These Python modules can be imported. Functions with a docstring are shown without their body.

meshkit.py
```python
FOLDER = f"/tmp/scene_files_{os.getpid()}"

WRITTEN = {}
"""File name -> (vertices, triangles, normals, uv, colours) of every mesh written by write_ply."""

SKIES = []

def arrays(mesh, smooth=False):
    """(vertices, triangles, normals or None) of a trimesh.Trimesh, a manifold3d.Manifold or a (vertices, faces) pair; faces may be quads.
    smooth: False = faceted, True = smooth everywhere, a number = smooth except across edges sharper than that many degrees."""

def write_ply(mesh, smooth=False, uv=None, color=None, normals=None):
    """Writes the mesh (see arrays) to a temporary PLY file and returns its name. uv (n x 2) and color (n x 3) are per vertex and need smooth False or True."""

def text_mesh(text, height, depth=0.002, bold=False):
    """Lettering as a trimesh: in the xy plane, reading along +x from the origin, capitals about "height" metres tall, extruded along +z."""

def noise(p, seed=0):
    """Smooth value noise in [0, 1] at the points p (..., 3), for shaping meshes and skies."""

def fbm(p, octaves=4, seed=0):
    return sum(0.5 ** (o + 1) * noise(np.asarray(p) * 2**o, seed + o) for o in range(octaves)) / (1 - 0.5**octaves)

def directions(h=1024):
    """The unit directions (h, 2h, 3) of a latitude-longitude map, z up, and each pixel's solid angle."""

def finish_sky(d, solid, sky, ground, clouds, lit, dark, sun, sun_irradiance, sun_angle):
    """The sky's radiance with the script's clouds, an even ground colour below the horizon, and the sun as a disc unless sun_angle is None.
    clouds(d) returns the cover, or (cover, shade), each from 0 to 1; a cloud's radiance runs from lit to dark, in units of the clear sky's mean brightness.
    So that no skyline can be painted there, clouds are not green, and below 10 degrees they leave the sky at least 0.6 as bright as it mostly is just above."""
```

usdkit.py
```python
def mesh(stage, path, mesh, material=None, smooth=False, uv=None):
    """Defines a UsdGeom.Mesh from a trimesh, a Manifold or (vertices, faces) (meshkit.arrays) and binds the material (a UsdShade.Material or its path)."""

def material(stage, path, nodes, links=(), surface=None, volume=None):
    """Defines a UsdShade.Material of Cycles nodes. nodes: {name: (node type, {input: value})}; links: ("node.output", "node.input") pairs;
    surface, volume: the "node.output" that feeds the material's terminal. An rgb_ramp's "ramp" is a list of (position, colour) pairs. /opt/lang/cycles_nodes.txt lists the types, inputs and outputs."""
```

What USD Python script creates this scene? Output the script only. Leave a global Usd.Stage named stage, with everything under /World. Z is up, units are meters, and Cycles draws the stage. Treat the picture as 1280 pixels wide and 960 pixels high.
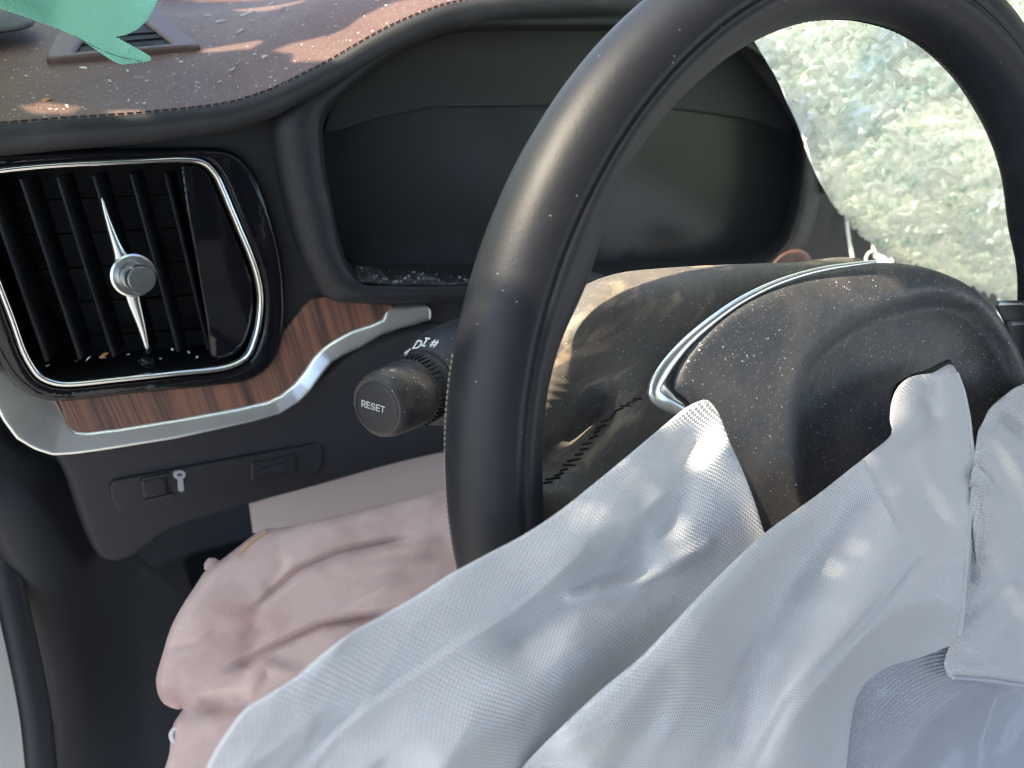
import math, random
import numpy as np
import shapely
from shapely.geometry import Polygon, LineString, Point
from scipy.spatial import Delaunay
import trimesh, usdkit, meshkit
from pxr import Usd, UsdGeom, UsdLux, UsdShade, Gf, Sdf

random.seed(7)
rng = np.random.default_rng(7)
stage = Usd.Stage.CreateInMemory()
UsdGeom.Xform.Define(stage, '/World')

# ------------------------------------------------------------------ camera, sky, sun, exposure
# the car's frame: X right, Y forward, Z up; the lens looks down and to the right from the driver's door
F_PX, W_PX, H_PX = 960.0, 1280, 960          # the photograph's focal length in its own pixels
PITCH, ROLL, TILT = None, math.radians(8), math.radians(22)
WC_CAM = np.array([.1502, .0086, .3534])      # wheel centre and axis as measured in the lens's frame (x right, y down, z ahead)
WN_CAM = np.array([.493, .183, -.85]); WN_CAM /= np.linalg.norm(WN_CAM)
lo, hi = -.2, 1.3
def _up(p): return np.array([math.cos(p) * math.sin(ROLL), -math.cos(p) * math.cos(ROLL), -math.sin(p)])
for _ in range(60):                           # the pitch at which the wheel's axis is TILT below level
    PITCH = (lo + hi) / 2
    if _up(PITCH) @ (-WN_CAM) + math.sin(TILT) > 0: lo = PITCH
    else: hi = PITCH
U_ = _up(PITCH); Y_ = -WN_CAM + (WN_CAM @ U_) * U_; Y_ /= np.linalg.norm(Y_)
X_ = np.cross(Y_, U_)
if X_[0] < 0: X_ = -X_
TOW = np.stack([X_, Y_, U_])                  # lens frame -> car frame
EYE = np.array([0, 0, 1.12])
cam = UsdGeom.Camera.Define(stage, '/World/camera')
right, down, ahead = TOW @ [1, 0, 0], TOW @ [0, 1, 0], TOW @ [0, 0, 1]
m = Gf.Matrix4d(*right, 0, *(-down), 0, *(-ahead), 0, *EYE, 1)
cam.AddTransformOp().Set(m)
cam.CreateHorizontalApertureAttr(8.0); cam.CreateVerticalApertureAttr(6.0)
cam.CreateFocalLengthAttr(8.0 * F_PX / W_PX)
cam.CreateClippingRangeAttr(Gf.Vec2f(.01, 1000))
cam.CreateFStopAttr(2.2); cam.CreateFocusDistanceAttr(.33)
cam.CreateExposureAttr(1.85)

SUN = np.array([-.55, .18, .82]); SUN /= np.linalg.norm(SUN)      # towards the sun: over the driver's door, high
sun_el, sun_rot = math.asin(SUN[2]), math.atan2(SUN[0], SUN[1])
dl = UsdLux.DistantLight.Define(stage, '/World/sun')
dl.CreateIntensityAttr(.75); dl.CreateAngleAttr(.8); dl.CreateColorAttr(Gf.Vec3f(1, .87, .68)); dl.CreateNormalizeAttr(True)
zax = SUN; xax = np.cross([0, 0, 1], zax); xax /= np.linalg.norm(xax); yax = np.cross(zax, xax)
dl.AddTransformOp().Set(Gf.Matrix4d(*xax, 0, *yax, 0, *zax, 0, 0, 0, 5, 1))
sky_m = usdkit.material(stage, '/World/Looks/sky', {
    "s": ("sky_texture", {"sky_type": "single_scattering", "sun_disc": False, "sun_elevation": sun_el, "sun_rotation": sun_rot, "aerosol_density": 2.2}),
    "b": ("background_shader", {"strength": .15})}, [("s.color", "b.color")], surface="b.background")
dome = UsdLux.DomeLight.Define(stage, '/World/sky')
UsdShade.MaterialBindingAPI.Apply(dome.GetPrim()).Bind(sky_m)
dome.GetPrim().SetCustomDataByKey('kind', 'structure')

# ------------------------------------------------------------------ helpers
def ray(u, v):
    u, v = np.asarray(u, float), np.asarray(v, float)
    c = np.stack([(u - W_PX / 2) / F_PX, (v - H_PX / 2) / F_PX, np.ones_like(u)], -1)
    return c @ TOW.T
def at(u, v, z): return EYE + ray(u, v) * z
def pix(p):
    c = (np.asarray(p) - EYE) @ TOW
    return np.stack([c[..., 0] / c[..., 2] * F_PX + W_PX / 2, c[..., 1] / c[..., 2] * F_PX + H_PX / 2], -1)
def unit(v): v = np.asarray(v, float); return v / np.linalg.norm(v, axis=-1, keepdims=True)

class Plane:
    """A flat working sheet of the car: e1 runs right, e2 up, n towards the cabin."""
    def __init__(s, o, n, right=(1, 0, 0)):
        s.o, s.n = np.asarray(o, float), unit(n)
        r = np.asarray(right, float); s.e1 = unit(r - (r @ s.n) * s.n); s.e2 = np.cross(s.n, s.e1)
    def on(s, pts, h=0.0):
        """Where the lines of sight through photograph points meet the sheet raised by h."""
        d = ray(*np.asarray(pts, float).T)
        t = ((s.o + s.n * h - EYE) @ s.n) / (d @ s.n)
        q = EYE + d * t[:, None] - s.o
        return np.stack([q @ s.e1, q @ s.e2], -1)
    def w(s, ab, h=0.0):
        ab = np.asarray(ab, float)
        return s.o + ab[..., :1] * s.e1 + ab[..., 1:2] * s.e2 + np.broadcast_to(h, ab.shape[:-1])[..., None] * s.n
    def shifted(s, h): return Plane(s.o + s.n * h, s.n, s.e1)

def smooth_closed(p, n=120, closed=True):
    """A soft curve through the points (Catmull-Rom by arc length)."""
    p = np.asarray(p, float)
    q = np.vstack([p[-1:], p, p[:2]]) if closed else np.vstack([2 * p[:1] - p[1:2], p, 2 * p[-1:] - p[-2:-1]])
    out, k = [], len(p) if closed else len(p) - 1
    L = np.linalg.norm(np.diff(np.vstack([p, p[:1]]) if closed else p, axis=0), axis=1)
    for i in range(k):
        m_ = max(2, int(round(n * L[i] / L.sum())))
        t = np.linspace(0, 1, m_, endpoint=False)[:, None]
        a, b, c, d = q[i], q[i + 1], q[i + 2], q[i + 3]
        ta, tc = (c - a) / 2, (d - b) / 2
        la = max(np.linalg.norm(c - b), 1e-9)
        ta *= min(1, la / max(np.linalg.norm(ta), 1e-9)); tc *= min(1, la / max(np.linalg.norm(tc), 1e-9))
        out.append((2 * t**3 - 3 * t**2 + 1) * b + (t**3 - 2 * t**2 + t) * ta + (-2 * t**3 + 3 * t**2) * c + (t**3 - t**2) * tc)
    if not closed: out.append(p[-1:])
    return np.vstack(out)

def relief(plane, poly, height=0.0, thick=.004, roll=.0015, step=.004, roll_n=4, uvrot=0.0):
    """A solid sheet over a 2-D outline of the plane: front raised to height(ab), edges rounded with radius roll, closed behind. Returns (mesh, uv)."""
    poly = poly if isinstance(poly, Polygon) else Polygon(poly)
    if not poly.is_valid: poly = poly.buffer(0)
    if poly.geom_type != 'Polygon': poly = max(poly.geoms, key=lambda g: g.area)
    pts = []
    rings = [poly] + ([poly.buffer(-roll * f) for f in (.08, .3, .6, 1.0)] if roll > 0 else [])
    nb = 0
    for k, g in enumerate(rings):
        for gg in getattr(g, 'geoms', [g]):
            if gg.is_empty: continue
            for rg in [gg.exterior, *gg.interiors]:
                c = np.asarray(shapely.segmentize(rg, step if k else step * .999).coords)[:-1]
                pts.append(c)
    inner = poly.buffer(-max(roll * 1.0, 0) - step * .6)
    x0, y0, x1, y1 = poly.bounds
    gx, gy = np.meshgrid(np.arange(x0, x1, step), np.arange(y0, y1, step))
    gx = gx + (np.arange(gx.shape[0])[:, None] % 2) * step / 2
    g = np.stack([gx.ravel(), gy.ravel()], -1)
    g = g[shapely.contains_xy(inner, g[:, 0], g[:, 1])]
    P = np.vstack(pts + [g])
    P = np.unique(P.round(6), axis=0)
    T = Delaunay(P + np.random.default_rng(1).normal(0, step * 1e-4, P.shape)).simplices
    cen = P[T].mean(1)
    T = T[shapely.contains_xy(poly, cen[:, 0], cen[:, 1])]
    a, b, c = P[T[:, 0]], P[T[:, 1]], P[T[:, 2]]
    ar = (b[:, 0] - a[:, 0]) * (c[:, 1] - a[:, 1]) - (b[:, 1] - a[:, 1]) * (c[:, 0] - a[:, 0])
    T = np.where(ar[:, None] < 0, T[:, ::-1], T)
    T = T[np.abs(ar) > 1e-11]
    used, inv = np.unique(T, return_inverse=True); P = P[used]; T = inv.reshape(-1, 3)
    d = shapely.distance(shapely.points(P), poly.boundary)
    hh = height(P) if callable(height) else np.full(len(P), float(height))
    if roll > 0:
        e = np.clip(1 - d / roll, 0, 1); hh = hh - roll * (1 - np.sqrt(np.maximum(1 - e * e, 0)))
    base = height(P) if callable(height) else np.full(len(P), float(height))
    back = np.minimum(base - thick, hh - 1e-5)
    n = len(P)
    V = np.vstack([plane.w(P, hh), plane.w(P, back)])
    ed = np.sort(np.vstack([T[:, [0, 1]], T[:, [1, 2]], T[:, [2, 0]]]), 1)
    dire = np.vstack([T[:, [0, 1]], T[:, [1, 2]], T[:, [2, 0]]])
    _, ix, ct = np.unique(ed, axis=0, return_index=True, return_counts=True)
    bd = dire[ix[ct == 1]]
    side = np.vstack([np.stack([bd[:, 1], bd[:, 0], bd[:, 0] + n], 1), np.stack([bd[:, 1], bd[:, 0] + n, bd[:, 1] + n], 1)])
    Fc = np.vstack([T, T[:, ::-1] + n, side])
    cr, sr = math.cos(uvrot), math.sin(uvrot)
    uv = np.stack([P[:, 0] * cr - P[:, 1] * sr, P[:, 0] * sr + P[:, 1] * cr], -1)
    return trimesh.Trimesh(V, Fc, process=False), np.vstack([uv, uv])

def sweep(path, ra, rb=None, sides=10, up=(0, 0, 1), closed=False, caps=True):
    """A rounded bar along a path; ra across, rb along "up" (numbers or one per point)."""
    p = np.asarray(path, float); n = len(p)
    spread = lambda r: np.interp(np.linspace(0, 1, n), np.linspace(0, 1, np.size(r)), np.ravel(r)) if np.size(r) > 1 else np.full(n, float(r))
    ra = spread(ra); rb = ra if rb is None else spread(rb)
    t = unit(np.roll(p, -1, 0) - np.roll(p, 1, 0)) if closed else unit(np.gradient(p, axis=0))
    up = np.broadcast_to(np.asarray(up, float), p.shape)
    b = unit(up - (up * t).sum(1, keepdims=True) * t); a = np.cross(t, b)
    an = np.arange(sides) * 2 * np.pi / sides
    V = p[:, None] + a[:, None] * (np.cos(an)[None, :, None] * ra[:, None, None]) + b[:, None] * (np.sin(an)[None, :, None] * rb[:, None, None])
    V = V.reshape(-1, 3); Fc = []
    m_ = n if closed else n - 1
    for i in range(m_):
        for j in range(sides):
            q = [i * sides + j, i * sides + (j + 1) % sides, ((i + 1) % n) * sides + (j + 1) % sides, ((i + 1) % n) * sides + j]
            Fc += [[q[0], q[1], q[2]], [q[0], q[2], q[3]]]
    if not closed and caps:
        V = np.vstack([V, p[0] - t[0] * 0, p[-1]]); k = n * sides
        for j in range(sides):
            Fc += [[k, (j + 1) % sides, j], [k + 1, (n - 1) * sides + j, (n - 1) * sides + (j + 1) % sides]]
    return trimesh.Trimesh(V, np.array(Fc), process=False)

def loft(rings, close_first=False, close_last=False):
    """Joins closed rings of equally many points, one after the other."""
    R = [np.asarray(r) for r in rings]; k = len(R[0]); V = np.vstack(R); Fc = []
    for i in range(len(R) - 1):
        for j in range(k):
            a, b, c, d = i * k + j, i * k + (j + 1) % k, (i + 1) * k + (j + 1) % k, (i + 1) * k + j
            Fc += [[a, b, c], [a, c, d]]
    for flag, i in ((close_first, 0), (close_last, len(R) - 1)):
        if flag:
            V = np.vstack([V, R[i].mean(0)]); q = len(V) - 1
            for j in range(k):
                t = [q, i * k + j, i * k + (j + 1) % k]
                Fc.append(t if i else t[::-1])
    return trimesh.Trimesh(V, np.array(Fc), process=False)

def lathe(axis_o, axis_d, profile, sides=48):
    """profile: (distance along the axis, radius) pairs."""
    d = unit(axis_d); a = unit(np.cross(d, [0.1, .2, 1])); b = np.cross(d, a)
    an = np.arange(sides) * 2 * np.pi / sides
    ring = np.cos(an)[:, None] * a + np.sin(an)[:, None] * b
    return loft([np.asarray(axis_o) + d * s + ring * max(r, 1e-5) for s, r in profile], True, True)

def cat(ms): return trimesh.util.concatenate(ms)
def boxm(c, ex, ey, ez, sx, sy, sz):
    m_ = trimesh.creation.box((sx, sy, sz)); M = np.eye(4); M[:3, 0], M[:3, 1], M[:3, 2], M[:3, 3] = ex, ey, ez, c
    m_.apply_transform(M); return m_

names, bases = {}, {}
def numbered(parent, name):
    k = names.get((parent, name), 0); names[(parent, name)] = k + 1
    return name if k == 0 else f'{name}_{k:03d}'
def thing(name, label, cat_, group=None, loc=(0, 0, 0), kind=None):
    x = UsdGeom.Xform.Define(stage, '/World/' + numbered('/World', name)); x.AddTranslateOp().Set(Gf.Vec3d(*map(float, loc)))
    p = x.GetPrim(); tag(p, label, cat_, group, kind); bases[str(p.GetPath())] = np.asarray(loc, float)
    return p
def tag(p, label=None, cat_=None, group=None, kind=None):
    for k, v in (('label', label), ('category', cat_), ('group', group), ('kind', kind)):
        if v: p.SetCustomDataByKey(k, v)
    return p
def offset_of(parent):
    return bases.get('/'.join(str(parent.GetPath()).split('/')[:3]), np.zeros(3))
def obj(name, mesh, mat, parent=None, smooth=35, uv=None, label=None, kind=None):
    if isinstance(mesh, tuple): mesh, uv = mesh
    root = str(parent.GetPath()) if parent else '/World'
    path = root + '/' + numbered(root, name)
    if parent: mesh = mesh.copy(); mesh.apply_translation(-offset_of(parent))
    if uv is not None: smooth = True
    p = usdkit.mesh(stage, path, mesh, M[mat], smooth=smooth, uv=uv).GetPrim()
    return tag(p, label, kind=kind)

# ------------------------------------------------------------------ materials
M = {}
def mat(name, base, rough=.5, metal=0.0, spec=.5, bump=None, speck=None, dust=None, coat=0.0, sheen=0.0, extra=None):
    """Principled look; bump=(scale, strength, metres), speck=(scale, amount, colour) pale flecks, dust=(scale, colour, low, high)."""
    N = {"p": ("principled_bsdf", {"base_color": base, "roughness": rough, "metallic": metal, "specular_ior_level": spec, "coat_weight": coat, "sheen_weight": sheen}), "g": ("geometry", {})}
    Lk, col = [], None
    def colour(out):
        nonlocal col
        col = out
    if dust:
        N["dn"] = ("noise_texture", {"scale": dust[0], "detail": 6.0, "roughness": .62})
        N["dr"] = ("map_range", {"from_min": dust[2], "from_max": dust[3], "clamp": True, "to_max": dust[4] if len(dust) > 4 else 1.0})
        N["dm"] = ("mix_color", {"a": base, "b": dust[1]})
        Lk += [("g.position", "dn.vector"), ("dn.fac", "dr.value"), ("dr.result", "dm.fac")]
        colour("dm.result")
    if speck:
        for i, (sc, amt, c) in enumerate(speck):
            N[f"v{i}"] = ("voronoi_texture", {"scale": sc, "randomness": 1.0})
            N[f"q{i}"] = ("separate_color", {})
            N[f"l{i}"] = ("math", {"math_type": "less_than", "value2": amt})
            N[f"d{i}"] = ("math", {"math_type": "less_than", "value2": .30})
            N[f"a{i}"] = ("math", {"math_type": "multiply"})
            N[f"m{i}"] = ("mix_color", {"a": base, "b": c})
            Lk += [("g.position", f"v{i}.vector"), (f"v{i}.color", f"q{i}.color"), (f"q{i}.r", f"l{i}.value1"), (f"v{i}.distance", f"d{i}.value1"),
                   (f"l{i}.value", f"a{i}.value1"), (f"d{i}.value", f"a{i}.value2"), (f"a{i}.value", f"m{i}.fac")]
            if col: Lk.append((col, f"m{i}.a"))
            colour(f"m{i}.result")
    if col: Lk.append((col, "p.base_color"))
    if bump:
        N["bn"] = ("noise_texture", {"scale": bump[0], "detail": 3.0})
        N["b"] = ("bump", {"strength": bump[1], "distance": bump[2]})
        Lk += [("g.position", "bn.vector"), ("bn.fac", "b.height"), ("b.normal", "p.normal")]
    M[name] = usdkit.material(stage, '/World/Looks/' + name, N, Lk, surface="p.BSDF")

FLECK = (.72, .70, .66)
mat('leather', (.010, .0115, .015), .50, spec=.42, bump=(1100, .26, .0003), dust=(60, (.05, .045, .04), .55, .8, .2), speck=[(1700, .0018, FLECK)])
mat('thread', (.30, .26, .20), .8)
mat('dark_thread', (.012, .012, .014), .7)
mat('spoke_thread', (.035, .031, .027), .7)
mat('plastic', (.014, .0145, .0165), .52, bump=(1400, .25, .0004))
mat('plastic_low', (.015, .0155, .0185), .6, bump=(1400, .25, .0004))
mat('soft_trim', (.020, .020, .021), .6, bump=(1200, .3, .0004), dust=(25, (.10, .09, .08), .5, .8, .4))
mat('frame_skin', (.115, .066, .052), .5, bump=(900, .3, .0005))
mat('stalk_skin', (.016, .016, .017), .5, bump=(1200, .3, .0004), dust=(50, (.11, .09, .07), .45, .75, .6), speck=[(1300, .03, FLECK)])
mat('dash_skin', (.125, .067, .048), .55, spec=.3, bump=(900, .35, .0006), dust=(14, (.20, .13, .088), .4, .72, .7), speck=[(330, .05, (.40, .34, .31)), (700, .16, (.30, .25, .22)), (1300, .2, (.24, .19, .17))])
mat('hub_skin', (.075, .070, .060), .5, bump=(1200, .35, .0005), dust=(22, (.25, .20, .145), .36, .70, .65), speck=[(1000, .03, FLECK), (1700, .06, (.4, .38, .35))])
mat('pad_skin', (.048, .052, .058), .52, bump=(1200, .35, .0005), dust=(30, (.20, .17, .135), .40, .76, .55), speck=[(800, .02, FLECK), (1300, .06, (.55, .54, .51)), (1900, .09, (.34, .33, .31))])
mat('gloss_black', (.004, .004, .005), .06)
mat('vane', (.016, .016, .018), .38)
mat('black', (.006, .006, .007), .7)
mat('chrome', (.82, .84, .84), .14, metal=1.0)
mat('satin_chrome', (.80, .84, .83), .24, metal=1.0)
mat('strip_chrome', (.93, .97, .94), .30, metal=1.0)
mat('screen_glass', (.016, .018, .018), .30, spec=.4)
mat('hood_skin', (.011, .012, .0135), .55, dust=(90, (.06, .06, .055), .5, .8, .3))
mat('ledge_dust', (.03, .032, .03), .7, dust=(220, (.30, .32, .28), .52, .72, .8))
mat('beige_panel', (.50, .42, .38), .7, bump=(700, .3, .0005))
mat('icon_white', (.42, .42, .40), .6)
mat('glyph', (.60, .60, .56), .6)
mat('grey_print', (.30, .30, .30), .6)
mat('carpet', (.012, .013, .017), .95, bump=(900, .8, .002))
mat('rubber', (.010, .010, .011), .55)
mat('body_paint', (.68, .62, .54), .3, coat=.5)
mat('headliner', (.22, .21, .20), .9)
mat('concrete', (.32, .30, .27), .9, bump=(60, .4, .004), dust=(6, (.22, .21, .19), .3, .7))
mat('dark_wood', (.13, .06, .04), .5, bump=(300, .2, .0004), dust=(90, (.22, .12, .08), .45, .7))
mat('green_thread', (.10, .25, .20), .8)
mat('seam_amber', (.48, .30, .20), .8)
mat('leaf_scrap', (.42, .20, .06), .7)
mat('white_plastic', (.72, .72, .68), .4)
mat('crumb', (.62, .66, .62), .25)
mat('splinter', (.70, .64, .60), .5)

# grooved veneer: fine brown and red stripes along the sheet's e2
M['wood'] = usdkit.material(stage, '/World/Looks/wood', {
    "u": ("uvmap", {"attribute": "st"}),
    "m1": ("mapping", {"scale": (820, 12, 1)}), "n1": ("noise_texture", {"scale": 1.0, "detail": 4.0, "roughness": .6}),
    "m2": ("mapping", {"scale": (130, 5, 1)}), "n2": ("noise_texture", {"scale": 1.0, "detail": 2.0}),
    "mx": ("math", {"math_type": "multiply_add", "value2": .55}), "h2": ("math", {"math_type": "multiply", "value2": .45}),
    "r": ("rgb_ramp", {"ramp": [(.30, (.022, .014, .012)), (.42, (.075, .042, .032)), (.50, (.15, .078, .055)), (.57, (.26, .105, .06)), (.64, (.17, .11, .085)), (.74, (.12, .085, .07))]}),
    "b": ("bump", {"strength": .25, "distance": .0004}),
    "p": ("principled_bsdf", {"roughness": .42})},
    [("u.UV", "m1.vector"), ("u.UV", "m2.vector"), ("m1.vector", "n1.vector"), ("m2.vector", "n2.vector"), ("n1.fac", "mx.value1"), ("n2.fac", "h2.value1"), ("h2.value", "mx.value3"),
     ("mx.value", "r.fac"), ("r.color", "p.base_color"), ("mx.value", "b.height"), ("b.normal", "p.normal")], surface="p.BSDF")

def fabric(name, base, pitch, rough, strength, trans=.12, dirt=None, spec=.5, sheen=.15):
    """Plain weave: over-and-under threads on the sheet's own measure, a little light coming through."""
    k = math.pi / pitch
    N = {"u": ("uvmap", {"attribute": "st"}), "s": ("separate_xyz", {}),
         "kx": ("math", {"math_type": "multiply", "value2": k}), "ky": ("math", {"math_type": "multiply", "value2": k}),
         "sx": ("math", {"math_type": "sine"}), "sy": ("math", {"math_type": "sine"}), "w": ("math", {"math_type": "multiply"}),
         "ax": ("math", {"math_type": "absolute"}), "ay": ("math", {"math_type": "absolute"}),
         "pos": ("math", {"math_type": "greater_than", "value2": 0.0}), "sel": ("mix_float", {}),
         "g": ("geometry", {}), "fn": ("noise_texture", {"scale": 30.0, "detail": 4.0}),
         "b": ("bump", {"strength": strength, "distance": pitch * .5}),
         "cm": ("map_range", {"from_min": 0.0, "from_max": 1.0, "to_min": .80, "to_max": 1.0}),
         "c": ("mix_color", {"blend_type": "multiply", "fac": 1.0, "a": base}),
         "dr": ("map_range", {"from_min": .45, "from_max": .75, "clamp": True, "to_max": 1.0 if dirt else 0.0}),
         "dc": ("mix_color", {"b": dirt or base}),
         "cx": ("combine_color", {}),
         "p": ("principled_bsdf", {"roughness": rough, "specular_ior_level": spec, "sheen_weight": sheen}),
         "t": ("translucent_bsdf", {"color": base}), "mix": ("mix_closure", {"fac": trans})}
    Lk = [("u.UV", "s.vector"), ("s.x", "kx.value1"), ("s.y", "ky.value1"), ("kx.value", "sx.value1"), ("ky.value", "sy.value1"),
          ("sx.value", "w.value1"), ("sy.value", "w.value2"), ("sx.value", "ax.value1"), ("sy.value", "ay.value1"), ("w.value", "pos.value1"),
          ("pos.value", "sel.fac"), ("ax.value", "sel.a"), ("ay.value", "sel.b"), ("sel.result", "b.height"), ("b.normal", "p.normal"),
          ("sel.result", "cm.value"), ("cm.result", "cx.r"), ("cm.result", "cx.g"), ("cm.result", "cx.b"), ("cx.color", "c.b"),
          ("g.position", "fn.vector"), ("fn.fac", "dr.value"), ("dr.result", "dc.fac"), ("c.result", "dc.a"), ("dc.result", "p.base_color"),
          ("p.BSDF", "mix.closure1"), ("t.BSDF", "mix.closure2")]
    M[name] = usdkit.material(stage, '/World/Looks/' + name, N, Lk, surface="mix.closure")
fabric('airbag_cloth', (.78, .79, .785), .0012, .50, .55, .14, sheen=.10, spec=.35)
fabric('airbag_near', (.78, .79, .785), .0010, .50, .55, .14, sheen=.10, spec=.35)
fabric('airbag_far', (.78, .79, .785), .0016, .50, .7, .14, sheen=.10, spec=.35)
fabric('airbag_shaded', (.62, .65, .70), .0016, .8, .7, .06, spec=.1, sheen=0.0)  # darker, bluer copy of the cloth: shade under the main panel painted in
fabric('pink_cloth', (.76, .56, .49), .0011, .7, .3, .08, dirt=(.46, .30, .27))
fabric('green_cloth', (.42, .80, .62), .0012, .65, .3, .45)
# crazed laminated glass: pale green crumbs, each its own tilt and tone
M['crazed_glass'] = usdkit.material(stage, '/World/Looks/crazed_glass', {
    "g": ("geometry", {}), "vo": ("voronoi_texture", {"scale": 230.0}), "sc": ("separate_color", {}), "big": ("noise_texture", {"scale": 55.0, "detail": 3.0}), "ad": ("math", {"math_type": "multiply_add", "value2": .45}), "ab": ("math", {"math_type": "multiply", "value2": .6}), "r": ("rgb_ramp", {"ramp": [(0.1, (.40, .55, .49)), (.26, (.70, .80, .73)), (.38, (.94, .955, .90)), (.75, (.99, .97, .92))]}),
    "t": ("translucent_bsdf", {}), "d": ("principled_bsdf", {"roughness": .10, "specular_ior_level": 1.0}),
    "tr": ("transparent_bsdf", {"color": (.92, .97, .94)}),
    "m1": ("mix_closure", {"fac": .72}), "m2": ("mix_closure", {"fac": .15})},
    [("g.position", "vo.vector"), ("g.position", "big.vector"), ("vo.color", "sc.color"), ("sc.r", "ad.value1"), ("big.fac", "ab.value1"), ("ab.value", "ad.value3"), ("ad.value", "r.fac"), ("r.color", "t.color"), ("r.color", "d.base_color"), ("d.BSDF", "m1.closure1"), ("t.BSDF", "m1.closure2"), ("m1.closure", "m2.closure1"), ("tr.BSDF", "m2.closure2")], surface="m2.closure")

M['film'] = usdkit.material(stage, '/World/Looks/film', {"t": ("translucent_bsdf", {"color": (.90, .95, .90)}), "tr": ("transparent_bsdf", {"color": (.93, .96, .93)}), "m": ("mix_closure", {"fac": .45})},
    [("t.BSDF", "m.closure1"), ("tr.BSDF", "m.closure2")], surface="m.closure")
M['hub_skin'] = usdkit.material(stage, '/World/Looks/hub_dust_sun_streaks', {
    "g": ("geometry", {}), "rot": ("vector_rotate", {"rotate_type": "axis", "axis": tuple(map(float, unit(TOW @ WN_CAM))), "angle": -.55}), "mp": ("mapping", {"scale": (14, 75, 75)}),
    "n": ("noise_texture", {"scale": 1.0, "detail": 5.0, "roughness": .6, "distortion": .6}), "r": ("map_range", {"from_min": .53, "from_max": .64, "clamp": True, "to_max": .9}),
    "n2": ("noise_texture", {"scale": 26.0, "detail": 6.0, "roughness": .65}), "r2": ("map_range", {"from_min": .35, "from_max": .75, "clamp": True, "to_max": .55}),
    "c1": ("mix_color", {"a": (.12, .112, .098), "b": (.27, .225, .165)}), "c2": ("mix_color", {"b": (.38, .29, .20)}),  # c2: sun streaks painted in as tan colour, over the dust of c1
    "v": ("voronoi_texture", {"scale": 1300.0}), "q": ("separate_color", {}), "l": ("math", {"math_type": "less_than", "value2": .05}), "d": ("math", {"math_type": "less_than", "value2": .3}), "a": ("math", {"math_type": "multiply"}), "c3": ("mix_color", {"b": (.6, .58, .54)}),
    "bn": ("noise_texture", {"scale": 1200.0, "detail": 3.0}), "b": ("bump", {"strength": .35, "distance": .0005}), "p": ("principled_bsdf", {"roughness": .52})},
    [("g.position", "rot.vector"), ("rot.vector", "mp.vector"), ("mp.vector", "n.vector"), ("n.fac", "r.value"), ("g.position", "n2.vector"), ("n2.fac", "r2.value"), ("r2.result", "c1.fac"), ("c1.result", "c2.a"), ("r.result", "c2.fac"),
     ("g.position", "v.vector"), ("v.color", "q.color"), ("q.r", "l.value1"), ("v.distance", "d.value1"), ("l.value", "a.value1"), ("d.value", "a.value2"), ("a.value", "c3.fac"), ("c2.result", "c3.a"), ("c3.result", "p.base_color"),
     ("g.position", "bn.vector"), ("bn.fac", "b.height"), ("b.normal", "p.normal")], surface="p.BSDF")
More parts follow.
